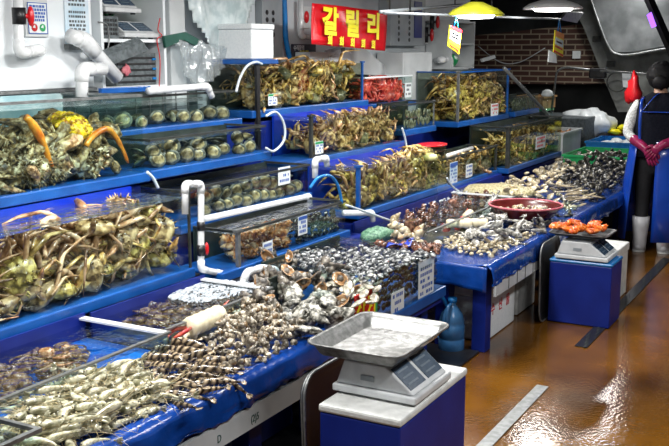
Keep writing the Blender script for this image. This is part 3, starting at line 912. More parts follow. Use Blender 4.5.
def conch_mesh(nm, r=.04, seed=0):
    """large whelk lying with its wide orange opening up"""
    b = MB(); pts, rs = [], []
    for i in range(29):
        t = i / 28; g = math.exp(-2.2 * (1 - t)); a = t * 2.6 * 2 * math.pi
        pts.append(Vector((math.cos(a) * r * .5 * g, math.sin(a) * r * .5 * g, -r * 1.6 * (g - .5))))
        rs.append(r * .6 * g * (1 + .14 * math.sin(a * 4)))
    b.tube(pts, rs, 10, 0, True)
    # flared body whorl with an open mouth facing +x
    ring = []
    N = 14
    for lay, (rr, dx, mi) in enumerate([(.55, .25, 0), (.86, .55, 0), (1.0, .8, 0), (.88, .82, 1), (.6, .55, 1), (.2, .3, 1)]):
        ring.append([Vector((r * dx, math.cos(2 * math.pi * j / N) * r * .62 * rr, -r * .55 + math.sin(2 * math.pi * j / N) * r * 1.05 * rr)) for j in range(N)])
    for i in range(5):
        fs, vs = [], ring[i] + ring[i + 1]
        for j in range(N): fs.append((j, (j + 1) % N, N + (j + 1) % N, N + j))
        b.add(vs, fs, 0 if i < 2 else 1)
    b.add(ring[5], [tuple(range(N))], 1)
    b.tube([(r * .5, 0, -r * 1.3), (r * .55, 0, -r * 1.75), (r * .6, .1 * r, -r * 2.1)], [r * .4, r * .26, r * .08], 8, 0)
    return b.mesh(nm, ['conch', 'conchmouth'])


def clam_mesh(nm, m, a=.024, b_=.019, c=.011, seed=0, ridge=.0):
    b = MB()

    def fn(p, d):
        u = 1 + .18 * d.y
        e = max(0., abs(d.z))
        k = 1 + ridge * math.sin(math.hypot(p.x, p.y + b_) * 900)
        return Vector((p.x * (1 - .22 * max(0, d.y)) * k, p.y, p.z * u * .9 * k + (0.0)))
    b.blob((0, 0, 0), (a, b_, c), 14, 8, 0, .04, 60, seed, fn)
    b.tube([(-a * .3, b_ * .9, 0), (a * .3, b_ * .9, 0)], [c * .22, c * .22], 5, 0)
    return b.mesh(nm, [m])


def disc_mesh(nm, a=.042, seed=0):
    b = MB()
    b.blob((0, 0, 0), (a, a * .86, a * .2), 16, 8, 0, .1, 30, seed)
    b.blob((0, 0, a * .14), (a * .72, a * .6, a * .14), 14, 6, 1, .12, 50, seed)
    for k in range(5):
        b.tube([(-a * .5 + k * a * .2, a * .62, -a * .08), (-a * .5 + k * a * .2, a * .64, -a * .22)], a * .05, 5, 0)
    return b.mesh(nm, ['discshell', 'disc'])


def octopus_mesh(nm, m, r=.035, seed=0, arms=8, L=.13):
    rng = random.Random(seed); b = MB()
    b.blob((-.02, 0, r * .5), (r, r * .75, r * .55), 12, 8, 0, .2, 60, seed)
    b.blob((r * .7, 0, r * .35), (r * .5, r * .45, r * .35), 10, 6, 0)
    for k in range(arms):
        a = -1.9 + 3.8 * k / (arms - 1) + rng.uniform(-.2, .2)
        pts = [Vector((r * .8, 0, r * .25))]; cur = rng.choice((-1, 1)) * rng.uniform(.25, .6)
        for i in range(7):
            pts.append(pts[-1] + Vector((math.cos(a), math.sin(a), 0)) * L / 7); a += cur * (1 + i * .18)
            pts[-1].z = max(.004, r * .25 * (1 - i / 5))
        b.tube(pts, [r * .26 * (1 - .12 * i) for i in range(8)], 6)
    return b.mesh(nm, [m])


def worm_mesh(nm, m, L=.2, r=.012, seed=0, head=True):
    rng = random.Random(seed); b = MB(); a = rng.uniform(-.4, .4); pts = [Vector((-L / 2, 0, 0))]
    for i in range(9):
        a += rng.uniform(-.55, .55)
        pts.append(pts[-1] + Vector((math.cos(a), math.sin(a), rng.uniform(-.08, .12))) * L / 9)
    rs = [r * k for k in (.35, 1.1, 1.25, 1.1, 1., .95, .85, .7, .5, .15)]
    b.tube(pts, rs, 7)
    if head:
        for k in range(5):
            q = pts[-1]; aa = a + rng.uniform(-.8, .8)
            b.tube([q, q + Vector((math.cos(aa), math.sin(aa), 0)) * L * .12, q + Vector((math.cos(aa + .6), math.sin(aa + .6), 0)) * L * .22], [r * .3, r * .22, r * .06], 5)
    return b.mesh(nm, [m])


def squirt_mesh(nm, m, r=.03, seed=0):
    rng = random.Random(seed); b = MB()
    b.blob((0, 0, 0), (r * 1.25, r * .9, r * .85), 14, 9, 0, .28, 55, seed)
    for k in range(9):
        a, t = rng.uniform(0, 6.28), rng.uniform(.2, 1.5)
        d = Vector((math.sin(t) * math.cos(a), math.sin(t) * math.sin(a), math.cos(t)))
        b.tube([Vector((d.x * r * 1.1, d.y * r * .8, d.z * r * .75)), Vector((d.x * r * 1.5, d.y * r * 1.15, d.z * r * 1.1))], [r * .2, r * .1], 6)
    return b.mesh(nm, [m])


def oyster_mesh(nm, seed=0, a=.045):
    b = MB()
    b.blob((0, 0, 0), (a * 1.35, a * .85, a * .36), 16, 9, 0, .5, 60, seed)
    b.blob((a * .1, 0, -a * .18), (a * 1.3, a * .8, a * .22), 14, 7, 0, .45, 70, seed + 3)
    return b.mesh(nm, ['oyster'])


# ------------------------------------------------------------------ scattering
def inside(p, poly):
    c, n = False, len(poly)
    for i in range(n):
        a, b = poly[i], poly[i - 1]
        if (a[1] > p[1]) != (b[1] > p[1]) and p[0] < (b[0] - a[0]) * (p[1] - a[1]) / (b[1] - a[1]) + a[0]: c = not c
    return c


def spots(poly, n, rng, tries=14):
    xs, ys = [p[0] for p in poly], [p[1] for p in poly]
    out = []
    while len(out) < n:
        best, bd = None, -1
        t = 0
        while t < tries:
            p = (rng.uniform(min(xs), max(xs)), rng.uniform(min(ys), max(ys)))
            if not inside(p, poly): continue
            t += 1
            d = min([(p[0] - q[0]) ** 2 + (p[1] - q[1]) ** 2 for q in out[-400:]] or [9])
            if d > bd: best, bd = p, d
        out.append(best)
    return out


def edge_dist(p, poly):
    m = 9
    for i in range(len(poly)):
        a, b = Vector((*poly[i], 0)), Vector((*poly[i - 1], 0)); q = Vector((*p, 0))
        t = max(0, min(1, (q - a).dot(b - a) / max(1e-9, (b - a).length_squared)))
        m = min(m, (q - (a + (b - a) * t)).length)
    return m


def wpoly(z, px): return [tuple(atz(z, *p)[:2]) for p in px]


def pile(name, label, cat, group, meshes, poly, n, z0, seed, lay=(0., .5), rot='flat', sc=(.85, 1.15), heap=.04, slope=.12, align=None, kids=None, tilt=.35, side=False):
    """one object per piece, in layers: the later layers keep to the middle and sit higher"""
    rng = random.Random(seed)
    nl = len(lay); out = []
    per = [int(n * w / sum(range(nl, 0, -1))) for w in range(nl, 0, -1)]
    for li, h in enumerate(lay):
        for p in spots(poly, per[li], rng):
            e = edge_dist(p, poly)
            if li and e < .018 * li: continue
            z = z0 + h + min(heap, e * slope * 4)
            if rot == 'any': ro = (rng.uniform(0, 6.28), rng.uniform(0, 6.28), rng.uniform(0, 6.28))
            else:
                yaw = rng.gauss(align[0], align[1]) if align else rng.uniform(0, 6.28)
                ro = (rng.gauss(0, tilt), rng.gauss(0, tilt), yaw)
            if side: ro = (rng.choice((-1, 1)) * 1.5 + rng.gauss(0, .25), rng.gauss(0, tilt), ro[2])
            if (p[0] > 4.54 and p[1] < 1.72) or 4.53 < p[0] < 4.75: continue
            me = rng.choice(meshes)
            o = inst(name, me, (p[0], p[1], z), ro, rng.uniform(*sc), label, cat, group)
            if kids: kids(o, me, rng)
            out.append(o)
    return out

# ------------------------------------------------------------------ crabs in the tanks
SNOW = crabset('snow_crab', 'snow', 'snowleg', .084, .27, .0135, 26, .5, 'gold')
GOLD = crabset('yellow_crab', 'gold', 'goldleg', .084, .24, .014, 30, .52)
SMALL = crabset('small_crab', 'gold', 'goldleg', .078, .17, .0125, 18, .52)
SMALL2 = crabset('brown_crab', 'snow', 'snowleg', .078, .18, .0125, 18, .52, 'gold')
KING = crabset('spiny_crab', 'king', 'kingleg', .115, .30, .031, 90, .6)
REDC = crabset('red_crab', 'redcrab', 'redcrab', .06, .2, .011, 16, .5)
OLIVE = crabset('olive_crab', 'olive', 'goldleg', .06, .2, .011, 10, .5, 'gold')

crab_heap('spiny_crab', 'mottled spiny crab in the heap filling the large tank under the white panel', 'spiny crabs in the large tank', [KING], 30,
          2.45, 3.5, 3.05, 3.56, 1.062, lambda u, v: (.17 if u < .35 else .10) * (1 - max(0, u - .85) * 3), 5, (.75, 1.05), 1.355, out=.12)
rg = random.Random(4)
p = aty(3.16, 70, 136)
yc = crab('spiny_crab', 'spiny crab turned over on the heap with its bright yellow bumpy underside showing', None,
          dict(body=[carapace_mesh('belly_carapace', 'kingbelly', .108, -150, 3, .62)], legs=KING['legs'], claw=KING['claw'], r=.095, L=.34), (p.x, 3.16, 1.30), (.35, .1, .4), 1.0, (2.4, 3.5, 3.07, 3.5, 1.07, 1.385), rg)
for k, (pp, lb) in enumerate([([(26, 117), (33, 125), (43, 143), (49, 160), (52, 168)], 'long orange crab leg leaning over the heap left of the yellow underside'),
                              ([(86, 146), (93, 136), (105, 129), (113, 133), (122, 148), (128, 163)], 'bent orange crab leg arching over the right end of the spiny crab heap')]):
    pts = [aty(3.072, *q) for q in pp]
    rs = [.016, .02, .014, .012, .007] if k == 0 else [.013, .015, .015, .012, .009, .005]
    tag(MB().tube(smoothpath(pts, 3), [rs[min(int(i / 3), len(rs) - 1)] for i in range(3 * (len(pts) - 1) + 1)], 8).build('crab_limb', 'kingorange', None, True), lb, 'crab leg')

crab_heap('snow_crab', 'brown snow crab in the heap in the long low tank at the front left', 'snow crabs in the long low tank', [SNOW, SNOW, SNOW, GOLD], 46,
          2.15, 3.43, 2.68, 3.04, .652, lambda u, v: .15 + .14 * min(1, max(0, (u - .35) * 2.2)) * (1 if u < .93 else .85), 8, (.8, 1.1), .99, tilt=.5, out=.14)
crab('snow_crab', 'large snow crab sprawled on top of the heap against the blue rear panel', None, SNOW, (2.93, 2.78, .925), (.1, -.1, .9), 1.15, (2.45, 3.4, 2.69, 3.03, .7, 1.05), random.Random(12))
crab_heap('snow_crab', 'crab in the dark heap in the tank under the blue lid', 'crabs in the tank under the blue lid', [GOLD, OLIVE, SNOW], 34,
          4.99, 6.49, 3.35, 3.68, 1.275, lambda u, v: .16 + .08 * math.sin(u * 3.1), 21, (.8, 1.1), 1.57)
crab('snow_crab', 'yellow snow crab sprawled on top of the heap below the red banner', None, GOLD, (6.12, 3.46, 1.52), (.1, -.15, .4), 1.15, (5.4, 6.75, 3.3, 3.66, 1.3, 1.68), random.Random(3))
crab('snow_crab', 'yellow snow crab on the heap beside the right end post below the banner', None, GOLD, (5.85, 3.42, 1.49), (.2, .1, 2.4), 1.1, (5.3, 6.6, 3.34, 3.66, 1.3, 1.63), random.Random(9))
crab_heap('brown_crab', 'small brown crab in the heap in the middle tank with blue rear panel', 'crabs in the middle blue backed tank', [SMALL2, SMALL2, OLIVE], 30,
          5.22, 6.56, 3.05, 3.33, .972, lambda u, v: .09 + .13 * math.exp(-((u - .62) / .3) ** 2), 31, (.8, 1.1), 1.25)
crab_heap('yellow_crab', 'pale yellow crab in the heap in the lowest tank of the further stall', 'crabs in the lowest tank', [SMALL, SMALL2, SMALL], 32,
          5.16, 6.54, 2.68, 3.03, .665, lambda u, v: .10 + .10 * u + .05 * math.sin(u * 9), 41, (.8, 1.1), .97)
crab_heap('red_crab', 'red crab packed in the small tank under the sloping white cover', 'red crabs', [REDC], 15,
          6.54, 7.38, 3.35, 3.58, 1.235, lambda u, v: .14, 51, (.8, 1.05), 1.45)
crab_heap('yellow_crab', 'pale crab piled high in the tall blue framed tank', 'crabs in the tall blue framed tank', [GOLD, GOLD, SMALL2], 40,
          7.7, 8.97, 3.05, 3.43, 1.04, lambda u, v: .30 - .05 * u, 61, (.85, 1.1), 1.44)
crab_heap('yellow_crab', 'crab heaped in the tank with the dark corner post below the blue framed tank', 'crabs in the tank with dark corner post', [GOLD, OLIVE, SMALL], 34,
          7.98, 9.58, 2.68, 3.03, .632, lambda u, v: .2, 71, (.85, 1.1), .96)
crab_heap('brown_crab', 'dark crab in the low tank with blue price strip', 'crabs in the low dark tank', [OLIVE, SMALL2], 14,
          6.64, 7.86, 2.76, 3.03, .622, lambda u, v: .1, 81, (.85, 1.), .84)

# shellfish in the tanks
DISC = [disc_mesh('abalone', .05, s) for s in range(3)]
CLAM = [clam_mesh('dark_clam', 'clam', seed=s) for s in range(3)]
MOT = [clam_mesh('mottled_clam', 'mottle', .017, .014, .009, s) for s in range(3)]
TAW = [spiral_mesh('tawny_snail', ['tawny', 'conchmouth'], .038, 2.4, 8, 22, True, 1.2, .12), squirt_mesh('tawny_lump', 'tawny', .036, 4)]
OLV = [clam_mesh('long_shell', 'olive', .022, .038, .012, s) for s in range(3)]


def shells(name, label, group, meshes, x0, x1, yf, yb, z0, z1, nx, nz, back, seed, cat='shellfish', sc=(.85, 1.1), upright=.75, jit=.4, rmin=.02, turn=0.):
    """a row against the front pane, more behind and below"""
    rng = random.Random(seed)
    for i in range(nx):
        for k in range(nz):
            x = x0 + (x1 - x0) * (i + .5 + rng.uniform(-jit, jit) * .5) / nx
            z = z0 + (z1 - z0) * (k + .5 + rng.uniform(-jit, jit) * .5) / nz
            if rng.random() > upright and k: continue
            inst(name, rng.choice(meshes), (x, yf + rmin + rng.uniform(0, .012), z), (R(90) + rng.uniform(-.25, .25), rng.uniform(-.35, .35), rng.uniform(-.5, .5) + turn), rng.uniform(*sc), label, cat, group)
    for i in range(back):
        inst(name, rng.choice(meshes), (rng.uniform(x0 + .03, x1 - .03), rng.uniform(yf + .07, max(yf + .08, yb - .04)), z0 + rng.uniform(.012, (z1 - z0) * .75)), (rng.uniform(-.6, .6), rng.uniform(-.6, .6), rng.uniform(0, 6.3)), rng.uniform(*sc), label, cat, group)


shells('abalone', 'shellfish on the floor of the small upper tank behind the water pipe', 'shellfish in the small upper tank', DISC + [OLV[0]], 3.66, 4.8, 3.357, 3.6, 1.242, 1.31, 9, 1, 24, 5, turn=-.75, rmin=.04)
shells('abalone', 'pale abalone clinging to the front pane of the long tank below the upper one', 'abalone in the long tank', DISC, 3.67, 4.63, 3.057, 3.3, 1.068, 1.195, 8, 2, 22, 6, upright=.6, turn=-.75, rmin=.04)
shells('abalone', 'dark abalone disc in the tank behind the long white pipe', 'abalone behind the white pipe', DISC, 3.9, 4.88, 2.907, 3.18, .802, .94, 11, 2, 22, 7, upright=.7, turn=-.7, rmin=.04)
shells('sea_snail', 'tawny orange shellfish at the left end of the tank behind the red valve', 'tawny shellfish', TAW, 3.75, 4.28, 2.61, 2.85, .612, .76, 7, 3, 22, 8, upright=.9, sc=(.8, 1.1), rmin=.04)
shells('dark_clam', 'dark clam at the right end of the tank behind the red valve', 'dark clams beside the tawny shellfish', CLAM, 4.32, 4.8, 2.61, 2.85, .612, .75, 12, 4, 40, 9, upright=.9)
shells('long_shell', 'upright dark shell in the small tank under the grey cabinet', 'upright shells under the grey cabinet', OLV, 6.64, 7.16, 3.057, 3.27, 1.05, 1.2, 10, 2, 14, 10, upright=.9)
shells('long_shell', 'dark shell in the small tank behind the slanting white pole', 'shells behind the white pole', OLV, 9.22, 9.96, 3.057, 3.27, 1.045, 1.16, 13, 2, 14, 11, upright=.9)
shells('mottled_clam', 'dark mottled clam pressed against the pane of the black fronted clam tank', 'clams against the black fronted pane', [clam_mesh('pane_clam', 'clam', .02, .017, .01, s) for s in range(3)], 3.79, 4.53, 1.872, 1.93, .445, .625, 20, 5, 0, 12, upright=1)
pile('mottled_clam', 'black and white mottled clam lying on top of the black fronted clam tank', 'clam', 'mottled clams on top', MOT,
     wpoly(.635, [(286, 263), (305, 249), (372, 246), (438, 252), (390, 271), (372, 280), (330, 272)]), 270, .618, 13, (0., .014), sc=(.9, 1.3), heap=.01, tilt=.3)
pile('red_brown_shellfish', 'red brown shellfish at the far rear corner of the black fronted clam tank', 'shellfish', 'red brown shellfish on the clam tank', [squirt_mesh('red_lump', 'redlump', .022, s) for s in range(2)],
     wpoly(.64, [(372, 244), (400, 234), (440, 243), (438, 251), (405, 248)]), 34, .638, 14, (0.,), sc=(.8, 1.2), heap=.0)
tag(MB().grid(lambda u, v: (lambda q: (q.x, q.y, .655 + .012 * math.sin(u * 5 + v * 3)))(atz(.655, 386 + 24 * u + 4 * v, 247.5 - 5 * v - 3 * u)), 8, 6).build('blue_scrap', 'bluepanel', None, True, solid=.002),
    'crumpled violet blue scrap of plastic lying on the clams', 'plastic scrap')

# ------------------------------------------------------------------ the near counter's heaps
SH, FAN, FEEL = [], fan_mesh('tail_fan', 'shrimp'), [feeler_mesh('feelers', 'shrimpleg', .1, s) for s in range(3)]
for s, c in enumerate((1.1, .75, 1.5, .45)): SH.append(shrimp_body('shrimp', 'shrimp', .135, .0108, c))
INFO = {a[0].name: a for a in SH}


def shrimp_kids(o, me, rng):
    if me.name not in INFO: return
    _, end, d, head = INFO[me.name]
    f = inst('tail_fan', FAN, end, (0, math.atan2(-d.z, d.x), 0), 1., parent=o)
    f2 = inst('feelers', rng.choice(FEEL), head, (0, 0, 0), 1., parent=o)


P1 = wpoly(.53, [(-14, 446), (20, 408), (66, 384), (118, 371), (150, 374), (172, 392), (162, 404), (128, 420), (84, 440), (66, 456), (0, 470)])
pile('shrimp', 'raw grey shrimp in the heap at the near end of the counter', 'shrimp', 'raw shrimp heap', [a[0] for a in SH], P1, 210, .515, 101, (0., .02, .038), sc=(.85, 1.15), heap=.03, align=(.5, .9), kids=shrimp_kids, tilt=.15, side=True)
PR = [shrimp_body('prawn', 'prawn', .15, .0125, c) for c in (.35, .6, .15)]
INFO.update({a[0].name: a for a in PR}); PFAN = fan_mesh('prawn_fan', 'prawn')


def prawn_kids(o, me, rng):
    _, end, d, head = INFO[me.name]
    inst('tail_fan', PFAN, end, (0, math.atan2(-d.z, d.x), 0), 1., parent=o)


P2 = wpoly(.53, [(132, 366), (150, 352), (176, 340), (205, 345), (222, 372), (214, 386), (180, 402), (168, 390), (150, 372)])
pile('prawn', 'dark banded prawn lying in a loose row between the shrimp and the whelks', 'prawn', 'dark banded prawns', [a[0] for a in PR], P2, 58, .512, 102, (0., .02), sc=(.8, 1.1), heap=.015, align=(-1.0, .35), kids=prawn_kids, tilt=.2)
WH = [spiral_mesh('whelk', ['whelk', 'whelkmouth'], r, 3.1, 8, 28, True, e) for r, e in ((.021, 1.5), (.023, 1.8), (.019, 1.65))]
P3 = wpoly(.53, [(206, 342), (232, 318), (248, 300), (262, 296), (276, 312), (296, 326), (303, 336), (285, 347), (248, 364), (232, 372), (222, 360)])
pile('whelk', 'small beige whelk in the heap in the middle of the near counter', 'whelk', 'whelk heap', WH, P3, 235, .522, 103, (0., .024, .046), rot='any', sc=(.85, 1.2), heap=.03)
CO = [conch_mesh('conch', r, s) for s, r in enumerate((.04, .044))]
P4 = wpoly(.55, [(240, 303), (262, 286), (268, 270), (282, 266), (312, 272), (338, 275), (347, 288), (352, 305), (336, 312), (318, 296), (290, 298), (262, 312)])
pile('conch', 'large dark conch with orange mouth in the heap behind the oysters', 'conch', 'large conches', CO, P4, 46, .555, 104, (0., .05), rot='any', sc=(.8, 1.1), heap=.03)
OY = [oyster_mesh('oyster', s) for s in range(3)]
P5 = wpoly(.55, [(276, 310), (296, 300), (320, 298), (338, 308), (346, 314), (330, 324), (305, 336), (296, 326)])
pile('oyster', 'rough grey white oyster on the front edge of the counter below the conches', 'oyster', 'oysters', OY, P5, 28, .54, 105, (0., .035), sc=(.8, 1.1), heap=.02, tilt=.5)
PC = [clam_mesh('pale_clam', 'pale', .062, .019, .012, s) for s in range(3)]
P6 = wpoly(.61, [(308, 268), (345, 268), (372, 278), (385, 285), (374, 298), (356, 302), (340, 288)])
pile('pale_clam', 'smooth pale clam laid flat in the tank with the red and yellow sign', 'clam', 'smooth pale clams', PC, P6, 34, .592, 106, (0., .016), sc=(.85, 1.15), heap=.006, align=(.2, .3), tilt=.15)
for k in range(26):
    inst('pale_clam', random.choice(PC), (rnd(3.53, 3.73), rnd(1.9, 2.26), .445 + .02 * (k % 7)), (rnd(-.2, .2), rnd(-.2, .2), rnd(-.4, .6)), 1., 'smooth pale clam laid flat in the tank with the red and yellow sign', 'clam', 'smooth pale clams')
# wrapped lobsters
def wrapped(label, p, yaw, sc=1., n=5, red=True):
    g = thing('wrapped_lobster', label, 'lobster', p, yaw)
    b = MB(); b.tube([(-.085 * sc + .17 * sc * i / 24, 0, .03 * sc) for i in range(25)], [.031 * sc * (1 - .13 * abs(math.sin(i * math.pi * n / 24 + 1.57)) ** 6) * (.9 if i in (0, 24) else 1) for i in range(25)], 14)
    b.build('wrap', 'cream', g, True, local=True)
    if red:
        b = MB(); b.blob((.09 * sc, 0, .028 * sc), (.02 * sc, .016 * sc, .014 * sc), 10, 7, 0, .2, 60); b.tube([(.11 * sc, .01, .03 * sc), (.14 * sc, .03, .04 * sc), (.17 * sc, .03, .05 * sc)], [.007, .005, .002], 6)
        b.build('tail', 'redcrab', g, True, local=True)
        b = MB()
        for s in (-1, 1): b.tube([(-.08 * sc, s * .01, .03 * sc), (-.12 * sc, s * .026, .035 * sc), (-.155 * sc, s * .022, .03 * sc), (-.17 * sc, s * .012, .026 * sc)], [.005 * sc, .007 * sc, .006 * sc, .002 * sc], 7)
        b.build('claws', 'redcrab', g, True, local=True)
    return g


q = atz(.53, 205, 333)
wrapped('cream wrapped lobster with red tail between the banded prawns and the whelks', (q.x, q.y, .54), .05, 1.35)
q = atz(.52, 184, 346)
tag(MB().tube(smoothpath([(q.x, q.y, .53), (q.x + .03, q.y + .01, .555), (q.x + .07, q.y + .0, .54), (q.x + .1, q.y + .02, .53)], 4), [.004 + .007 * math.sin(i / 12 * 3.1) for i in range(13)], 8).build('crab_claw', 'cream', None, True),
    'loose cream coloured crab claw tip lying left of the wrapped lobster', 'crab claw')
# trays
OC = [octopus_mesh('octopus', 'octo', .034, s) for s in range(4)]
pile('octopus', 'brown speckled octopus lying in the sparsely filled blue tray', 'octopus', 'octopuses in the sparse tray', OC, wpoly(.53, [(0, 372), (20, 352), (38, 346), (78, 352), (86, 362), (66, 374), (40, 378), (20, 394), (0, 400)]), 26, .518, 111, (0., .022), sc=(.85, 1.1), heap=.01, tilt=.15)
pile('octopus', 'brown speckled octopus in the crowded tray edged with foam', 'octopus', 'octopuses in the crowded tray', OC, wpoly(.53, [(106, 312), (150, 300), (190, 303), (240, 296), (262, 284), (246, 303), (205, 318), (172, 329), (140, 324)]), 52, .518, 112, (0., .022), sc=(.85, 1.1), heap=.01, tilt=.15)


def foam(label, z, px, seed, n=50, r=.02):
    rng = random.Random(seed); b = MB()
    for p in spots(wpoly(z, px), n, rng):
        k = rng.uniform(.35, 1.2) * r * (1 if rng.random() < .5 else .5)
        b.blob((p[0], p[1], z + .002), (k * 1.6, k * .8, .005), 8, 5, 0, .45, 60, rng.random() * 9)
    tag(b.build('foam', 'foamw', None, True), label, 'foam', kind='stuff')


foam('white foam bubbles floating in the tray under the bent white pipe', .584, [(168, 298), (182, 284), (205, 280), (262, 284), (255, 292), (225, 298), (195, 304)], 3, 420, .013)
foam('white foam bubbles floating in the tray below the lowest crab tank', .577, [(395, 203), (430, 188), (452, 189), (470, 192), (452, 200), (428, 204), (405, 212)], 4, 160, .013)
RL = [squirt_mesh('red_brown_creature', 'redlump', .024, s) for s in range(3)]
pile('sea_squirt', 'red brown sea squirt in the foamy tray in front of the lowest crab tank', 'sea squirt', 'red brown sea squirts', RL, wpoly(.55, [(385, 232), (400, 215), (445, 200), (500, 192), (486, 202), (445, 216), (412, 232)]), 110, .53, 113, (0., .022), sc=(.8, 1.2), heap=.02)

# corner tank at the near end: one big dark shell and clams
tag(MB().blob((1.62, 2.0, .56), (.085, .07, .045), 20, 12, 0, .12, 40, 2).build('large_shell', 'mussel', None, True), 'large dark rounded shell inside the glass corner tank', 'shell')
for k in range(12):
    inst('dark_clam', CLAM[k % 3], (1.66 + .03 * (k % 3) + rnd(-.01, .01), 1.93 + .02 * k, .525 + .022 * (k % 2)), (rnd(-.4, .4), rnd(-.4, .4), rnd(0, 6)), 1.2, 'olive clam behind the pane of the glass corner tank', 'clam', 'clams in the corner tank')

# ------------------------------------------------------------------ the further counter's heaps
SQ = [worm_mesh('squid', 'squid', .17, .016, s) for s in range(3)] + [octopus_mesh('small_octopus', 'squid', .03, s, 7, .12) for s in range(2)]
pile('small_octopus', 'grey white small octopus in the tangled heap in front of the maroon bowl', 'octopus', 'grey octopus heap', SQ, wpoly(.54, [(470, 222), (485, 208), (505, 205), (525, 215), (548, 222), (535, 230), (505, 240), (478, 246), (462, 240)]), 74, .515, 121, (0., .02, .035), sc=(.8, 1.1), heap=.03)
PR2 = [clam_mesh('small_shell', 'beige', .016, .012, .009, s) for s in range(2)]
pile('small_shell', 'small beige shell in the strip along the near edge of the further counter', 'shell', 'small shells on the counter edge', PR2, wpoly(.53, [(444, 236), (458, 234), (480, 244), (505, 240), (540, 228), (545, 226), (520, 240), (490, 254), (462, 250), (446, 246)]), 150, .515, 122, (0., .014), sc=(.9, 1.3), heap=.01)
for k, (px, py, lb) in enumerate([(459, 225, 'first cream wrapped lobster beside the red lumps'), (475, 224, 'second cream wrapped lobster, nearest the grey octopus heap')]):
    q = atz(.54, px, py + 4); wrapped(lb, (q.x, q.y, .545), 1.9, .95, 3, False)
q = atz(.56, 468, 218); wrapped('cream wrapped lobster lying behind the pair on the further counter', (q.x, q.y, .55), .2, .95, 4, True)
pile('red_lump', 'bright red lump between the wrapped lobsters and the foamy tray', 'shellfish', 'bright red lumps', [squirt_mesh('bright_red_lump', 'redcrab', .02, 6)], wpoly(.55, [(440, 222), (462, 217), (466, 221), (446, 228)]), 9, .52, 123, (0., .02))
q = atz(.53, 438, 244)
tag(MB().blob((q.x, q.y, .535), (.03, .028, .02), 12, 8, 0, .2, 50).build('yellow_shell', 'pale', None, True), 'pale yellow shell at the near corner of the further counter', 'shell')
# maroon bowl of clams with a smaller clear bowl beside it
c = Vector(((6.29 + 5.9) / 2 + .03, 1.93, .53))
bo = thing('bowl', 'wide maroon plastic bowl of small clams on the further counter', 'bowl', c, R(0))
MB().lathe([(.13, 0), (.19, .03), (.235, .085), (.245, .1), (.238, .1), (.228, .086), (.185, .036), (.02, .02)], 28).build('bowl_body', 'bowl', bo, True, local=True)
MB().tube([(.243 * math.cos(a * .2244), .243 * math.sin(a * .2244), .1) for a in range(29)], .007, 6).build('rim', 'pink', bo, True, local=True)
rg = random.Random(77)
for k in range(60):
    a, rr = rg.uniform(0, 6.28), .18 * math.sqrt(rg.random())
    inst('small_clam', PR2[k % 2], (c.x + rr * math.cos(a), c.y + rr * math.sin(a), c.z + .055 + .012 * rg.random()), (rg.uniform(-.4, .4), rg.uniform(-.4, .4), a), 1.3, 'small pale clam in the maroon bowl', 'clam', 'clams in the maroon bowl')
q = atz(.55, 566, 210)
b2 = thing('bowl', 'small clear bowl of pale clams right of the maroon bowl', 'bowl', (q.x, q.y, .53))
MB().lathe([(.05, 0), (.08, .03), (.1, .07), (.095, .07), (.075, .034), (.01, .01)], 22).build('bowl_body', 'glass_green', b2, True, local=True)
for k in range(20):
    a, rr = rg.uniform(0, 6.28), .06 * math.sqrt(rg.random())
    inst('small_clam', PR2[k % 2], (q.x + rr * math.cos(a), q.y + rr * math.sin(a), .57 + .012 * rg.random()), (rg.uniform(-.4, .4), rg.uniform(-.4, .4), a), 1.2, 'small pale clam in the small clear bowl', 'clam', 'clams in the clear bowl')
# net bag of clams and loose shellfish behind
pile('beige_clam', 'beige clam in the low heap behind the maroon bowl', 'clam', 'beige clams behind the bowl', [clam_mesh('beige_clam', 'beige', .03, .024, .014, s) for s in range(3)],
     wpoly(.55, [(486, 196), (478, 190), (505, 182), (540, 172), (560, 160), (585, 160), (575, 172), (560, 185), (545, 198), (510, 198)]), 190, .52, 131, (0., .025, .045), sc=(.9, 1.3), heap=.04)
nb = MB(); q0 = atz(.58, 498, 188); nb.blob((q0.x, q0.y, .55), (.2, .32, .06), 20, 12, 0, .25, 20, 3)
tag(nb.build('net_bag', mat('beige_net_bag', (.25, .22, .1), (.62, .55, .34), rough=.45, scale=70, bump=.8, bscale=60), None, True), 'beige net bag of small clams behind the grey octopus heap', 'net bag')
RZ = [clam_mesh('razor_clam', 'razor', .075, .013, .010, s) for s in range(2)]
pile('razor_clam', 'long brown razor clam laid in the row right of the clear bowl', 'razor clam', 'razor clams', RZ, wpoly(.55, [(556, 186), (572, 184), (600, 200), (612, 204), (594, 212), (575, 206)]), 44, .53, 132, (0., .02), sc=(.85, 1.1), heap=.03, align=(-.75, .18), tilt=.12)
MU = [clam_mesh('mussel', 'mussel', .032, .05, .02, s) for s in range(3)]
pile('mussel', 'dark mussel in the large heap in front of the green tray', 'mussel', 'dark mussels', MU, wpoly(.56, [(562, 180), (580, 162), (600, 155), (625, 158), (642, 166), (640, 188), (618, 198), (600, 198), (580, 190)]), 290, .53, 133, (0., .035, .06), rot='any', sc=(.7, 1.05), heap=.05)
pile('oyster', 'grey oyster in the low heap below the tank with the dark corner post', 'oyster', 'oysters on the further counter', OY, wpoly(.55, [(545, 168), (570, 158), (600, 150), (612, 153), (585, 160), (562, 176)]), 40, .54, 134, (0., .03), sc=(.7, 1.), heap=.03)

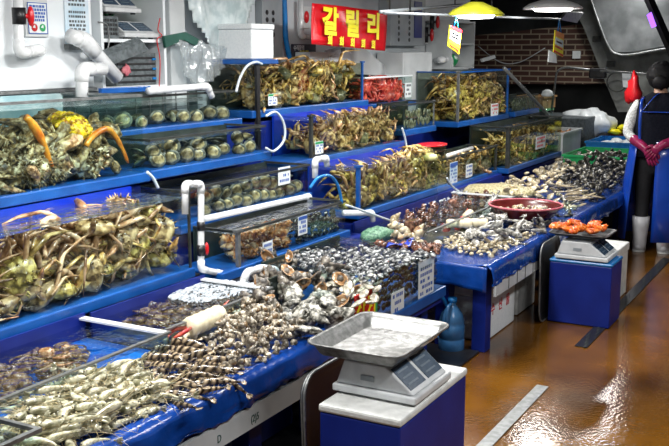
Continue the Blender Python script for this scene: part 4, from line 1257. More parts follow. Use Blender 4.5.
MX = [clam_mesh('mixed_shell', 'olive', .028, .02, .012, 7), clam_mesh('mixed_shell_long', 'razor', .045, .014, .01, 8), clam_mesh('mixed_shell_dark', 'mussel', .026, .036, .014, 9)]
pile('mixed_shell', 'small grey brown shell strewn over the further counter between the bigger heaps', 'shell', 'strewn grey brown shells', MX,
     wpoly(.52, [(486, 250), (545, 228), (570, 216), (612, 206), (640, 192), (644, 166), (600, 150), (560, 168), (500, 192), (450, 232), (462, 248)]), 300, .513, 151, (0., .012), sc=(.8, 1.25), heap=.012)

# things lying at the rear corner between the two stalls
rs = MB().box(4.7, 5.0, 2.42, 2.64, 0.30, .56).build('crate', 'navy')
tag(rs, 'dark blue crate in the gap between the two counters', 'crate')
q = atz(.58, 373, 238)
tag(MB().blob((q.x + .05, q.y, .59), (.13, .08, .045), 18, 10, 0, .35, 25, 5).build('net_bag', mat('green_net', (.03, .12, .07), (.2, .38, .24), rough=.45, scale=60, bump=.9, bscale=60), None, True), 'green net bag lying behind the clam tank in the gap', 'net bag')
pile('whelk', 'large whelk lying beside the green net bag', 'whelk', 'whelks beside the green net', [spiral_mesh('large_whelk', ['beige', 'conchmouth'], .04, 3.0, 9, 26, True, 1.6)], wpoly(.6, [(386, 228), (400, 222), (408, 238), (418, 236), (420, 244), (395, 243)]), 8, .60, 141, (0.,), rot='any')
q = atx(5.2, 403, 213); q1 = atx(5.2, 420, 238)
tag(MB().prism([atx(5.0, 403, 222), atx(5.0, 415, 221), atx(5.0, 422, 236), atx(5.0, 420, 240), atx(5.0, 404, 240)], (.1, .02, 0)).build('red_board', 'redlump', None, False, .01), 'dark red board standing behind the whelks in the gap', 'board')

# ------------------------------------------------------------------ scales and their stands
def rrect(w, d, r, n=5):
    out = []
    for cx, cy, a0 in ((w / 2 - r, d / 2 - r, 0), (-w / 2 + r, d / 2 - r, 90), (-w / 2 + r, -d / 2 + r, 180), (w / 2 - r, -d / 2 + r, 270)):
        for i in range(n + 1):
            a = R(a0 + 90 * i / n); out.append((cx + r * math.cos(a), cy + r * math.sin(a)))
    return out


def pan_mb(w, d, r, h, mi=(0, 1)):
    b = MB(); rings = []
    for k, z in ((-.03, 0), (-.026, .003), (-.006, h * .75), (.004, h), (.012, h + .002), (.012, h - .004), (.002, h - .008), (-.012, h * .6), (-.034, -.004)):
        rings.append([(x, y, z) for x, y in rrect(w + 2 * k, d + 2 * k, r + k * .8)])
    N = len(rings[0])
    for i in range(len(rings) - 1):
        b.add(rings[i] + rings[i + 1], [(j, (j + 1) % N, N + (j + 1) % N, N + j) for j in range(N)], mi[0])
    b.add(rings[0], [tuple(range(N))], mi[1]); b.add(rings[-1], [tuple(range(N - 1, -1, -1))], mi[0])
    return b


def scale_thing(label, loc, w=.28, d=.29, h=.125, pan=None, name='digital_scale', yaw=0., platter=True):
    """housing with a sloping front that carries two dark displays, a base skirt, feet and a weighing pan"""
    g = thing(name, label, 'scale', loc, yaw)
    MB().prism([(-w / 2 - .012, -d / 2 - .012, .008), (-w / 2 - .012, d / 2 + .01, .008), (-w / 2 - .012, d / 2 + .01, .034), (-w / 2 - .012, -d / 2 - .012, .034)], (w + .024, 0, 0)).build('base', 'scale', g, False, .006, local=True)
    MB().prism([(-w / 2, -d / 2, .035), (-w / 2, d / 2, .035), (-w / 2, d / 2 - .03, h), (-w / 2, -d / 2 + .12, h), (-w / 2, -d / 2 + .1, h - .003)], (w, 0, 0)).build('housing', 'scale', g, False, .006, local=True)
    p0, p1 = Vector((0, -d / 2, .035)), Vector((0, -d / 2 + .1, h - .003)); t = (p1 - p0); nrm = Vector((0, -t.z, t.y)).normalized()
    for s in (-1, 1):
        xa, xb = (s * w * .25 - w * .21, s * w * .25 + w * .21)
        a, b_ = p0 + t * .16, p0 + t * .9
        MB().prism([a + Vector((xa, 0, 0)), a + Vector((xb, 0, 0)), b_ + Vector((xb, 0, 0)), b_ + Vector((xa, 0, 0))], nrm * .003).build('display', 'lcd', g, local=True)
        for i in range(3):
            q = p0 + t * (.3 + .2 * i) + nrm * .0035
            MB().prism([q + Vector((xa + .012, 0, 0)), q + Vector((xb - .03, 0, 0)), q + Vector((xb - .03, t.y * .05, t.z * .05)), q + Vector((xa + .012, t.y * .05, t.z * .05))], nrm * .0008).build('display_line', 'displayline', g, local=True)
    MB().prism([(-w / 2 - .001, .0, .06), (-w / 2 - .001, .05, .06), (-w / 2 - .001, .05, .078), (-w / 2 - .001, .0, .078)], (-.002, 0, 0)).build('maker_plate', 'grey', g, local=True)
    for sx in (-1, 1):
        for sy in (-1, 1): MB().lathe([(.014, 0), (.014, .009)], 10, (sx * w * .4, sy * d * .4, 0)).build('foot', 'black', g, local=True)
    if platter: MB().lathe([(.03, h - .002), (.03, h + .012), (.09, h + .014), (.09, h + .02)], 16).build('pan_support', 'grey', g, True, local=True)
    if pan:
        o = pan_mb(*pan[:4]).build('pan', ['alu', 'frost'], g, True, local=True); o.location = (pan[4], pan[5], h + .021)
    return g


def stand_box(label, x0, x1, y0, y1, h, top, over=.0, th=.03):
    g = thing('scale_stand', label, 'stand', ((x0 + x1) / 2, (y0 + y1) / 2, 0))
    MB().box(x0, x1, y0, y1, 0.004, h - th).build('body', 'navy', g, False, .006)
    b = MB().box(x0 - over, x1 + over, y0 - over, y1 + over, h - th + .0005, h).build('top_slab', top, g, False, .008)
    return g


stand_box('blue box stand with worn white foam top at the bottom centre', 2.585, 3.16, 1.197, 1.49, .5, 'dirtyfoam', .004, .028)
scale_thing('white digital scale with a large aluminium pan on the near stand', (2.85, 1.35, .5), .285, .29, .12, (.43, .335, .04, .045, 0., .05))
stand_box('plain blue box stand beside the counter in front of the standing person', 5.60, 5.875, 1.225, 1.60, .4, 'bluehose', .004, .02)
scale_thing('white digital scale bearing a black tray of orange sea squirts', (5.735, 1.41, .4), .27, .30, .115)
g = pan_mb(.27, .34, .03, .018, (0, 0)); o = g.build('food_tray', 'black', None, True); o.location = (5.73, 1.44, .542)
tag(o, 'black tray under the orange sea squirts on the further scale', 'tray')
SQS = [squirt_mesh('orange_squirt', 'squirt', .03, s) for s in range(3)]
rg = random.Random(6)
for k in range(17):
    inst('sea_squirt', SQS[k % 3], (5.63 + .20 * rg.random(), 1.33 + .25 * (k / 16), .570 + .012 * rg.random() + (.018 if k % 3 == 1 else 0)), (rg.uniform(-.5, .5), rg.uniform(-.5, .5), rg.uniform(0, 6)), (rg.uniform(.9, 1.2), rg.uniform(.7, .95), rg.uniform(.6, .8)), 'glossy orange sea squirt on the black tray of the further scale', 'sea squirt', 'orange sea squirts')
def upright_tray(label, p0, w, h, y, tilt=0., lean=0., m='black'):
    g = thing('serving_tray', label, 'tray', (p0, y, .01), lean)
    b = pan_mb(w, h, .07, .014, (0, 0)); b.build('tray_floor', m, g, True, local=True).matrix_local = Matrix.Translation((w / 2, 0, h / 2 + .005)) @ Matrix.Rotation(R(90) - tilt, 4, 'X')
    rm = MB().tube([(x, z, .016) for x, z in rrect(w + .02, h + .02, .08)] + [(w / 2 + .01, h / 2 - .07, .016)], .005, 6)
    rm.build('rim', 'steel', g, True, local=True).matrix_local = Matrix.Translation((w / 2, 0, h / 2 + .005)) @ Matrix.Rotation(R(90) - tilt, 4, 'X')


upright_tray('outer black tray with pale rim standing upright behind the near stand', aty(1.585, 303, 415).x, .62, aty(1.585, 332, 364).z - .01, 1.585, .03)
upright_tray('inner black tray with pale rim standing upright nearest the counter', aty(1.62, 308, 405).x - .05, .62, aty(1.62, 338, 360).z - .01, 1.62, .03)
upright_tray('black tray with pale rim leaning between the counter and the blue stand', 5.50, .4, .47, 1.64, .02)

# boxes under and beside the further counter
def foam_box(label, x0, x1, y0, y1, z0, z1, m='foam', lid=True, mark=None, name='foam_box'):
    g = thing(name, label, 'box', ((x0 + x1) / 2, (y0 + y1) / 2, z0))
    zl = z1 - (z1 - z0) * .16
    MB().box(x0, x1, y0, y1, z0, zl - .001).build('body', m, g, False, .008)
    MB().box(x0 - .006, x1 + .006, y0 - .006, y1 + .006, zl, z1).build('lid', m, g, False, .008)
    return g


fb = foam_box('white foam box with red lettering under the further counter', 5.0, 5.5, 1.78, 2.08, .003, .31)
for i, ch in enumerate('수산물'):
    text(ch, .075, 'red', (5.1 + .13 * i, 1.7785, .17), fb, bold=.001)
foam_box('plain greyish box standing behind the red lettered foam box', 5.62, 5.98, 1.80, 2.1, .003, .34, 'dirtyfoam')
foam_box('white foam box on the floor behind the further scale stand', 6.15, 6.55, 1.33, 1.63, .003, .36, 'dirtyfoam')
jg = thing('jug', 'blue translucent plastic jug standing under the further counter', 'jug', (4.77, 1.9, .002))
MB().lathe([(.062, 0), (.072, .012), (.072, .07), (.067, .075), (.072, .08), (.072, .15), (.067, .155), (.07, .17), (.06, .21), (.035, .245), (.022, .262), (.022, .285)], 20).build('body', 'jug', jg, True, local=True)
MB().lathe([(.026, .276), (.026, .302), (.01, .304)], 14).build('cap', 'bluehose', jg, True, local=True)
MB().tube(smoothpath([(-.018, 0, .265), (-.055, 0, .26), (-.072, 0, .21), (-.066, 0, .15)], 4), .011, 8).build('handle', 'jug', jg, True, local=True)
pts = [aty(1.97, 431, 296), aty(1.95, 441, 296), aty(1.93, 449, 312), aty(1.95, 448, 330), aty(1.98, 438, 338)]
tag(MB().tube(smoothpath(pts, 6), .011, 8).build('hose', 'bluehose', None, True), 'blue hose hanging in a curve below the clam tank end', 'hose')

# ------------------------------------------------------------------ pipes and hoses
Y = 2.655
def px(y, *ps): return [aty(y, *p) for p in ps]


pipe('water_pipe', 'white pipe with a red valve rising beside the heap of snow crabs', 'pipe', px(2.63, (185, 214), (185, 184), (201, 184), (201, 269), (222, 274), (241, 274)), .0155,
     fit=[(aty(2.63, 201, 226), (0, 0, 1))], valve=(aty(2.63, 201, 250), Vector((1, -.25, 0)).normalized()))
pipe('water_pipe', 'long white pipe sloping in front of the abalone disc tank', 'pipe', px(2.85, (204, 219), (309, 196), (310, 206)), .0165)
pipe('water_pipe', 'bent white pipe dipping into the foamy octopus tray', 'pipe', [aty(2.45, 238, 294), aty(2.45, 247, 272), aty(2.45, 262, 268), aty(2.45, 276, 270), aty(2.45, 276, 285)], .0165)
pipe('water_pipe', 'white pipe lying along the top of the small upper shellfish tank', 'pipe', px(3.33, (148, 91), (207, 86), (212, 97)), .019)
MB_ = thing('blue_board', 'blue board under the open shelf behind the large tank', 'board', aty(3.42, 100, 91))
a, b = aty(3.44, 99, 93), aty(3.44, 148, 88)
MB().box(a.x, b.x, 3.42, 3.445, a.z - .005, b.z + .012).build('board', 'blue', MB_, False, .003)
pipe('water_pipe', 'thick white pipe with a bend on the front of the white wall panel', 'pipe', px(3.5, (70, 36), (84, 40), (117, 78)), .038, rr=.06)
pipe('water_pipe', 'thick white upturned pipe above the large tank', 'pipe', px(3.42, (82, 97), (82, 69), (104, 69)), .032, rr=.05)
pipe('water_pipe', 'white pipe with a red valve at the top left of the white panel', 'pipe', px(3.5, (18, -10), (19, 53), (40, 50)) + px(3.598, (41, 51)), .024, valve=(aty(3.5, 19, 16), Vector((.8, -.6, 0)).normalized()))
pipe('water_pipe', 'white bent pipe behind the red banner', 'pipe', px(3.66, (301, 0), (301, 36), (314, 38)), .02)
pipe('water_pipe', 'white pipe bend dropping into the crab tank below the banner', 'pipe', px(3.6, (343, 64), (327, 62), (327, 54), (338, 50)), .026)
pipe('water_pipe', 'white pipe bend rising beside the blue corner post', 'pipe', px(2.62, (315, 178), (315, 160), (326, 158), (327, 166)), .017)
pipe('water_pipe', 'short white pipe stub below the lowest crab tank', 'pipe', px(2.6, (344, 213), (372, 213), (373, 221)), .018)
pipe('water_pipe', 'white pipe lying beside the jar with a yellow lid', 'pipe', px(2.84, (446, 156), (472, 148)), .016)
pipe('water_pipe', 'white pipe lying over the last tanks near the white bag', 'pipe', px(2.9, (549, 138), (575, 130)), .022)
pipe('water_pipe', 'white bent pipe above the tall blue framed crab tank', 'pipe', px(3.715, (431, 61)) + px(3.5, (441, 60), (450, 59), (451, 68)), .028)


def hose(label, pts, r, m='hose'):
    return tag(MB().tube(smoothpath(pts, 6), r, 8).build('hose', m, None, True), label, 'hose')


hose('clear hose curling from the foam box over the tank lid', px(3.31, (236, 92), (240, 78), (247, 66), (256, 62), (262, 64)), .008)
hose('clear looped hose before the middle tank with blue rear panel', px(3.02, (266, 116), (276, 112), (284, 124), (284, 140), (274, 151), (266, 148)), .0075)
hose('blue hose arching beside the white pipe bend', px(2.6, (310, 188), (318, 178), (330, 176), (338, 186), (342, 203)), .009, 'bluehose')
hose('thin white hose stretched from the pipe stub over the whelks', px(2.5, (346, 205), (372, 214), (394, 222), (405, 226)), .007)
hose('clear hose running down the end of the crab tank beside the abalone tank', px(3.0, (402, 128), (405, 138), (407, 150)), .008)
hose('white hose hanging from the low dark tank into the foamy tray', px(2.6, (447, 178), (452, 186), (460, 192)), .007)
hose('short clear hose bent over the board under the spiny crab tank', px(3.0, (147, 172), (153, 178), (158, 188)), .008)
hose('blue and white hose hanging on the wall beside the grey control panel', px(3.66, (284, -4), (285, 20), (286, 40), (290, 60)), .02, 'bluehose')

# ------------------------------------------------------------------ wall furniture of the near stall
x0, x1, _, _ = rect(-30, 0, 95, 90, 3.6)
wp = thing('wall_cabinet', 'white cabinet panel on the wall above the spiny crab tank', 'cabinet', (x0, 3.6, 1.45))
MB().box(x0, x1, 3.6, 3.715, 1.455, 2.3).build('panel', 'white', wp, False, .008)
MB().box(x0, x1, 3.585, 3.715, 1.44, 1.454).build('ledge', 'steel', wp)
xa, xb, za, zb = rect(27, 2, 48, 34, 3.58)
nb = thing('notice_plate', 'small white notice plate with blue print and red and green dials', 'sign', ((xa + xb) / 2, 3.585, (za + zb) / 2))
MB().box(xa - .015, xb + .01, 3.585, 3.599, za - .015, zb + .02).build('backing', 'offwhite', nb, False, .003)
MB().box(xa, xb, 3.58, 3.5845, za, zb).build('plate', 'paper', nb)
b = MB(); w_ = xb - xa
rg = random.Random(2)
for i in range(5):
    z = zb - (zb - za) * (.12 + .11 * i); x = xa + w_ * .1
    while x < xb - w_ * .15:
        ww = rg.uniform(.05, .13) * w_; b.box(x, x + ww, 3.5785, 3.5795, z - .006, z + .006); x += ww + w_ * .035
b.build('print', 'blueink', nb)
MB().box(xa - .001, xb + .001, 3.5785, 3.5795, za, za + .004).box(xa - .001, xb + .001, 3.5785, 3.5795, zb - .004, zb).box(xa - .001, xa + .004, 3.5785, 3.5795, za, zb).box(xb - .004, xb + .001, 3.5785, 3.5795, za, zb).build('border', 'blueink', nb)
for k, m_ in enumerate(('red', 'green')):
    c = Vector((xa + w_ * (.3 + .42 * k), 3.5785, za + (zb - za) * .2))
    MB().tube([c + Vector((0, .0005, 0)), c - Vector((0, .0015, 0))], w_ * .15, 18).build('dial', m_, nb)
    MB().prism([c + Vector((-w_ * .11, -.002, .0)), c + Vector((.004, -.002, -w_ * .02)), c + Vector((w_ * .02, -.002, w_ * .11)), c + Vector((-w_ * .02, -.002, w_ * .1))], (0, -.001, 0)).build('dial_mark', 'paper', nb)
xa, xb, za, zb = rect(65, -6, 91, 44, 3.585)
po = thing('poster', 'pale blue laminated notice with dark lettering on the white panel', 'poster', ((xa + xb) / 2, 3.59, za))
MB().box(xa, xb, 3.592, 3.598, za, zb).build('sheet', 'bluepaper', po)
b = MB()
for i, (z, n, big) in enumerate([(.9, 5, 1), (.8, 6, 0), (.65, 8, 0), (.56, 8, 0), (.46, 6, 0), (.38, 5, 0), (.30, 4, 0)]):
    for k in range(n):
        x = xa + (xb - xa) * (.14 + .72 * (k + .1) / n); ww = (xb - xa) * .72 / n * rg.uniform(.5, .8)
        b.box(x, x + ww, 3.5905, 3.5915, za + (zb - za) * z - .006 - .003 * big, za + (zb - za) * z + .006 + .003 * big)
b.build('print', 'clothg', po)
MB().box(xa - .01, xb + .02, 3.57, 3.599, za - .03, za - .002).build('holder', 'steel', po)

# open shelf with spare scales
x0, x1, z0, z1 = NX0 + .002, NX1 - .002, NZ0 + .002, 2.3
zs = aty(3.6, 130, 39).z
sh = thing('open_shelf', 'white open shelf unit holding spare scales and crates', 'shelf', ((x0 + x1) / 2, 3.58, z0))
MB().box(x0, x0 + .02, 3.58, 3.97, z0, z1).build('side_panel', 'white', sh); MB().box(x1 - .02, x1, 3.58, 3.97, z0, z1).build('side_panel', 'white', sh)
MB().box(x0 + .021, x1 - .021, 3.58, 3.955, z0, z0 + .02).build('bottom_board', 'white', sh); MB().box(x0 + .021, x1 - .021, 3.59, 3.955, zs - .018, zs).build('shelf_board', 'white', sh)
MB().box(x0 + .021, x1 - .021, 3.958, 3.97, z0 + .02, z1).build('back_board', 'dark', sh)
s1 = scale_thing('upper grey scale with big dark display, tipped on the open shelf', ((x0 + x1) / 2 - .06, 3.71, zs + .135), .27, .2, .12, None, platter=False)
s2 = scale_thing('lower scale with a dark display on the open shelf', ((x0 + x1) / 2 + .08, 3.705, zs + .001), .27, .2, .1, None, platter=False)
cr = thing('crate', 'dark grey slotted crate beside the lower scale on the open shelf', 'crate', (x0 + .11, 3.71, zs))
MB().box(x0 + .03, x0 + .185, 3.62, 3.82, zs + .001, zs + .12).build('shell', 'clothg', cr)
b = MB()
for i in range(7):
    for k in range(4): b.box(x0 + .04 + i * .02, x0 + .052 + i * .02, 3.617, 3.62, zs + .02 + k * .024, zs + .034 + k * .024)
b.build('slots', 'black', cr)
tag(MB().blob((x1 - .17, 3.85, zs + .20), (.07, .05, .06), 14, 10, 0, .55, 40, 2).build('green_bag', 'green', None, True), 'green plastic bag behind the scales on the open shelf', 'bag')
cr2 = thing('crate', 'dark blue grey crate with bright handles on the bottom of the open shelf', 'crate', ((x0 + x1) / 2 + .05, 3.69, z0 + .02))
xm = (x0 + x1) / 2
MB().box(xm - .12, x1 - .05, 3.62, 3.82, z0 + .021, z0 + .20).build('shell', 'clothg', cr2)
b = MB()
for k in range(5): b.box(xm - .11, x1 - .06, 3.617, 3.62, z0 + .035 + k * .033, z0 + .046 + k * .033)
b.build('slots', 'black', cr2)
for k in range(3): MB().box(x1 - .085, x1 - .055, 3.613, 3.62, z0 + .05 + k * .055, z0 + .062 + k * .055).build('handle', 'bluehose', cr2)
pl = [aty(3.5, 97, 60), aty(3.5, 143, 42), aty(3.5, 149, 50), aty(3.5, 110, 66)]
b = MB()
for k in range(4): b.prism([p + Vector((0, .01 * k, .008 * k)) for p in pl], (0, .006, .005))
tag(b.build('folded_bag', 'clothg', None), 'folded dark grey bag laid on the crate in the open shelf', 'bag')
q = aty(3.6, 127, 70)
tag(MB().blob((q.x, 3.605, q.z), (.035, .012, .03), 12, 8, 0, .5, 60, 4).build('pink_cloth', 'pink', None, True), 'pink cloth scrap hanging before the crate in the open shelf', 'cloth')
hose('red string tied down the right side of the open shelf', px(3.58, (160, 18), (158, 30), (162, 36), (157, 40), (160, 60), (159, 90)), .003, 'red')
hose('thin grey cable drooping over the front of the open shelf', px(3.58, (98, 22), (107, 25), (109, 40), (107, 52)), .004, 'steel')

# pillar, plastic sheets, foam box, control panel
x0, x1, z0, z1 = rect(169, -10, 187, 90, 3.62)
struct('trim_4', MB().box(x0, x1, 3.62, 3.719, 1.2, 2.79), 'offwhite', False, .004)
sp = [(187, -6), (257, -6), (250, 14), (243, 38), (225, 52), (208, 44), (196, 25)]
def film(name, label, m, y, poly, cat, amp=.03, fr=9., n=18, seed=0, parent=None):
    """hanging film: a grid cut to the outline, rippled in depth, with thickness"""
    W = [(aty(y, *p).x, aty(y, *p).z) for p in poly]
    xs, zs_ = [p[0] for p in W], [p[1] for p in W]
    b = MB(); idx = {}
    def P(i, j):
        x, z = min(xs) + (max(xs) - min(xs)) * i / n, min(zs_) + (max(zs_) - min(zs_)) * j / n
        return (x, y + amp * noise.noise(Vector((x * fr, z * fr * .35, seed))), z)
    for i in range(n):
        for j in range(n):
            c = P(i + .5, j + .5)
            if inside((c[0], c[2]), W): b.add([P(i, j), P(i + 1, j), P(i + 1, j + 1), P(i, j + 1)], [(0, 1, 2, 3)])
    o = b.build(name, m, None, True, solid=.0015)
    return tag(o, label, cat)


film('plastic_sheet', 'printed translucent plastic sheet hung on the wall left of the foam box', 'polyp', 3.60, sp, 'plastic sheet', .03, 8, 26)
film('plastic_bag', 'crumpled clear plastic bag hanging under the green tape', 'poly', 3.56, [(176, 40), (200, 40), (226, 48), (229, 62), (214, 80), (196, 86), (184, 72)], 'bag', .07, 16, 24, 3)
gb_ = [aty(3.55, *p) for p in [(164, 36), (186, 32), (201, 40), (196, 46), (184, 40), (166, 48)]]
tag(MB().prism(gb_, (0, .02, 0)).build('green_strip', 'tealg', None, False, .004), 'dark green folded strip over the top of the clear plastic bag', 'strip')
x0, x1, z0, z1 = rect(228, 28, 272, 63, 3.36)
foam_box('white foam box standing on the blue tank lid', 4.99, 5.245, 3.355, 3.66, 1.594, 1.812)
def control(label, xa, xb, za, zb, y, cols, rows, name='control_panel', blue=False):
    g = thing(name, label, 'control panel', ((xa + xb) / 2, y, za))
    MB().box(xa, xb, y, 3.719, za, zb).build('casing', 'grey', g, False, .004)
    w = xb - xa
    for i in range(cols):
        for k in range(rows):
            c = Vector((xa + w * (.22 + .3 * i), y, zb - .16 - k * .05))
            MB().tube([c + Vector((0, .001, 0)), c - Vector((0, .003, 0))], .017, 14).build('hole', 'black', g)
    if blue: MB().box(xb - w * .34, xb - w * .12, y - .006, y, zb - .34, zb - .02).build('blue_stripe', 'navy', g)
    return g


xa, xb, za, zb = rect(262, -12, 283, 60, 3.66); control('grey control panel with two rows of round holes behind the foam box', xa, xb, za, zb, 3.66, 2, 4)
xa, xb, za, zb = rect(391, 6, 425, 46, 3.6); control('grey control panel with round holes and a dark blue stripe right of the banner', xa, xb, za, zb + .08, 3.6, 2, 5, blue=True)
xa, xb, za, zb = rect(391, 46, 425, 112, 3.5)
gc = thing('grey_cabinet', 'tall plain grey cabinet below the striped control panel', 'cabinet', ((xa + xb) / 2, 3.61, 1.2))
MB().box(7.42, xb + .03, 3.45, 3.7, 1.0, 1.63).build('casing', 'offwhite', gc, False, .006)
MB().box(7.45, xb, 3.446, 3.45, 1.03, 1.6).build('door', 'offwhite', gc, False, .002)
# small sticker with phone number
xa, xb, za, zb = rect(293, 44, 317, 56, 3.69)
st = thing('sticker', 'navy sticker with white and yellow lettering below the banner', 'sign', ((xa + xb) / 2, 3.7, za))
MB().box(xa, xb, 3.70, 3.705, za, zb).build('plate', 'ink', st)
text('수리문의', .042, 'paper', (xa + .10, 3.699, zb - .03), st, bold=.001); text('010-00', .045, 'yellow', ((xa + xb) / 2, 3.699, za + .025), st, bold=.001)
xa, xb, za, zb = rect(305, 6, 313, 28, 3.68)
vp = thing('valve_plate', 'small white plate with a red valve behind the banner', 'sign', ((xa + xb) / 2, 3.7, za))
MB().box(xa, xb, 3.70, 3.705, za, zb).build('plate', 'paper', vp); MB().blob(((xa + xb) / 2 - .02, 3.69, (za + zb) / 2), (.025, .02, .045), 10, 7).build('valve_handle', 'red', vp, True)
# banner
bp = [aty(3.3, *p) for p in [(311.5, 44), (385.5, 51), (386, 11.5), (313.5, 3)]]
bn = thing('banner', 'red banner with three big yellow characters over the crab tanks', 'banner', bp[0])
MB().grid(lambda u, v: (lambda q: (q.x, 3.3 + .012 * math.sin(u * 9 + v * 2), q.z))(bp[0].lerp(bp[1], u).lerp(bp[3].lerp(bp[2], u), v)), 24, 8).build('cloth', 'banner', bn, True, solid=.003)
dx = bp[1] - bp[0]; sl = math.atan2(dx.z, dx.x)
for i, ch in enumerate('갈릴리'):
    c = bp[0].lerp(bp[1], (.20, .49, .79)[i]).lerp(bp[3].lerp(bp[2], (.19, .48, .78)[i]), .55)
    text(ch, .20, 'yellow', (c.x, 3.284, c.z), bn, (R(90), -sl, 0), bold=.008, sx=1.25)
for i in range(5):
    c = bp[0].lerp(bp[1], .2 + .147 * i).lerp(bp[3].lerp(bp[2], .2 + .147 * i), .10)
    text('회', .075, 'yellow', (c.x, 3.284, c.z), bn, (R(90), -sl, 0), bold=.003)
# white housings and sloping cover below the banner
a0, a1, b0, b1 = rect(300, 52, 342, 70, 3.66)
tag(MB().box(a0, a1, 3.58, 3.715, b0, b1).build('wall_box', 'white', None, False, .006), 'low white box on the wall below the banner', 'box')
cv = [aty(3.62, *p) for p in [(345, 48), (366, 49), (392, 72), (391, 78), (370, 75), (346, 74)]]
tag(MB().prism(cv, (0, .06, 0)).build('sloping_cover', 'offwhite', None, False, .006), 'sloping grey white cover above the red crabs', 'cover')

# ------------------------------------------------------------------ wall furniture of the further stall
def valve_set(label, qx, qy, Yv, k):
    c = aty(Yv, qx, qy)
    g = thing('valve', label, 'valve', c)
    MB().tube([c + Vector((0, 0, -.07)), c + Vector((0, 0, .07))], .022, 10).build('body', 'black', g, True)
    MB().tube([c, c + Vector((0, -.04, 0))], .012, 8).build('stem', 'black', g, True)
    MB().blob(c + Vector((.02, -.05, 0)), (.015, .02, .06), 10, 7).build('valve_handle', 'red', g, True)
    MB().tube([c, Vector((c.x, 3.719, c.z))], .012, 8).build('wall_mount', 'steel', g, True)
    MB().box(c.x + .03, c.x + .10, c.y + .02, c.y + .025, c.z - .08, c.z + .06).build('tag_plate', 'paper', g)


valve_set('upper black and red valve right of the striped control panel', 432, 22, 3.62, 0)
valve_set('lower black and red valve right of the striped control panel', 426, 35, 3.62, 1)
xa, xb, za, zb = rect(434, 19, 441, 37, 3.69)
st = thing('notice_plate', 'narrow white plate with a blue round mark beside the valves', 'sign', ((xa + xb) / 2, 3.7, za))
MB().box(xa, xb, 3.70, 3.706, za, zb).build('plate', 'bluepaper', st)
c = Vector(((xa + xb) / 2, 3.699, (za + zb) / 2 - .03)); MB().tube([c, c - Vector((0, .002, 0))], .04, 16).build('round_mark', 'blueink', st)
xa, xb, za, zb = rect(452, 20, 474, 72, 3.45)
sh2 = thing('open_shelf', 'narrow white shelf unit with red and green bags before the bricks', 'shelf', ((xa + xb) / 2, 3.5, za))
MB().box(xa, xa + .02, 3.45, 3.71, 1.47, zb).build('side_panel', 'offwhite', sh2); MB().box(xb - .02, xb, 3.45, 3.71, 1.47, zb).build('side_panel', 'offwhite', sh2)
for k, z in enumerate((1.47, aty(3.45, 460, 45).z, zb - .02)): MB().box(xa + .021, xb - .021, 3.45, 3.71, z, z + .018).build('shelf_board', 'offwhite', sh2)
MB().box(xa + .021, xb - .021, 3.70, 3.712, 1.49, zb).build('back_board', 'offwhite', sh2)
tag(MB().blob((xa + .13, 3.56, 1.58), (.05, .05, .09), 12, 9, 0, .4, 30, 1).build('red_bag', 'red', None, True), 'red bag standing on the narrow shelf unit', 'bag')
tag(MB().blob((xa + .26, 3.55, 1.545), (.06, .05, .06), 12, 9, 0, .4, 30, 6).build('green_bag', 'green', None, True), 'green bag beside the red bag on the narrow shelf unit', 'bag')
x_, z_ = (xa + xb) / 2, aty(3.45, 460, 45).z + .02
tag(MB().box(x_ - .02, x_ + .08, 3.52, 3.66, z_, z_ + .12).build('small_box', 'wood', None, False, .004), 'small brown box on the upper board of the narrow shelf', 'box')

# rails and hanging price cards
rl = thing('rail', 'upper white rail running under the ceiling to the price cards', 'rail', aty(2.9, 425, 6))
MB().tube([aty(2.9, 380, 12), aty(2.9, 462, 5)], .012, 10).build('tube', 'grey', rl, True)
for t_ in (.1, .9):
    p = aty(2.9, 380, 12).lerp(aty(2.9, 462, 5), t_); MB().tube([p, Vector((p.x, p.y, 2.79))], .006, 6).build('hanger', 'dark', rl, True)
rl = thing('rail', 'lower white rail before the brick wall carrying the price cards', 'rail', aty(2.6, 425, 14))
r0, r1 = aty(2.6, 384, 13), aty(2.6, 560, 19)
MB().tube([r0, r1], .009, 10).build('tube', 'grey', rl, True)
for t_ in (.1, .5, .95):
    p = r0.lerp(r1, t_); MB().tube([p, Vector((p.x, p.y, 2.79))], .006, 6).build('hanger', 'dark', rl, True)
MB().prism([aty(2.6, *p) for p in [(561, 20), (567, 12), (584, 13), (577, 23)]], (0, .02, .01)).build('end_plate', 'steel', rl)


def card(label, pts, y, rows, hang):
    q = [aty(y, *p) for p in pts]
    g = thing('price_card', label, 'price card', q[0])
    MB().prism(q, (0, .006, 0)).build('card', 'yellow', g)
    def L(u, v): return q[0].lerp(q[1], u).lerp(q[3].lerp(q[2], u), v)
    for v0, v1, m_, u0, u1 in rows:
        MB().prism([L(u0, v0) - Vector((0, .001, 0)), L(u1, v0) - Vector((0, .001, 0)), L(u1, v1) - Vector((0, .001, 0)), L(u0, v1) - Vector((0, .001, 0))], (0, -.001, 0)).build('printed_band', m_, g)
    for u in (.15, .85):
        p = L(.5 + (u - .5) * .5, 0); MB().tube([p, aty(y, *hang)], .005, 6).build('hanging_strap', 'bluehose', g, True)
    return g


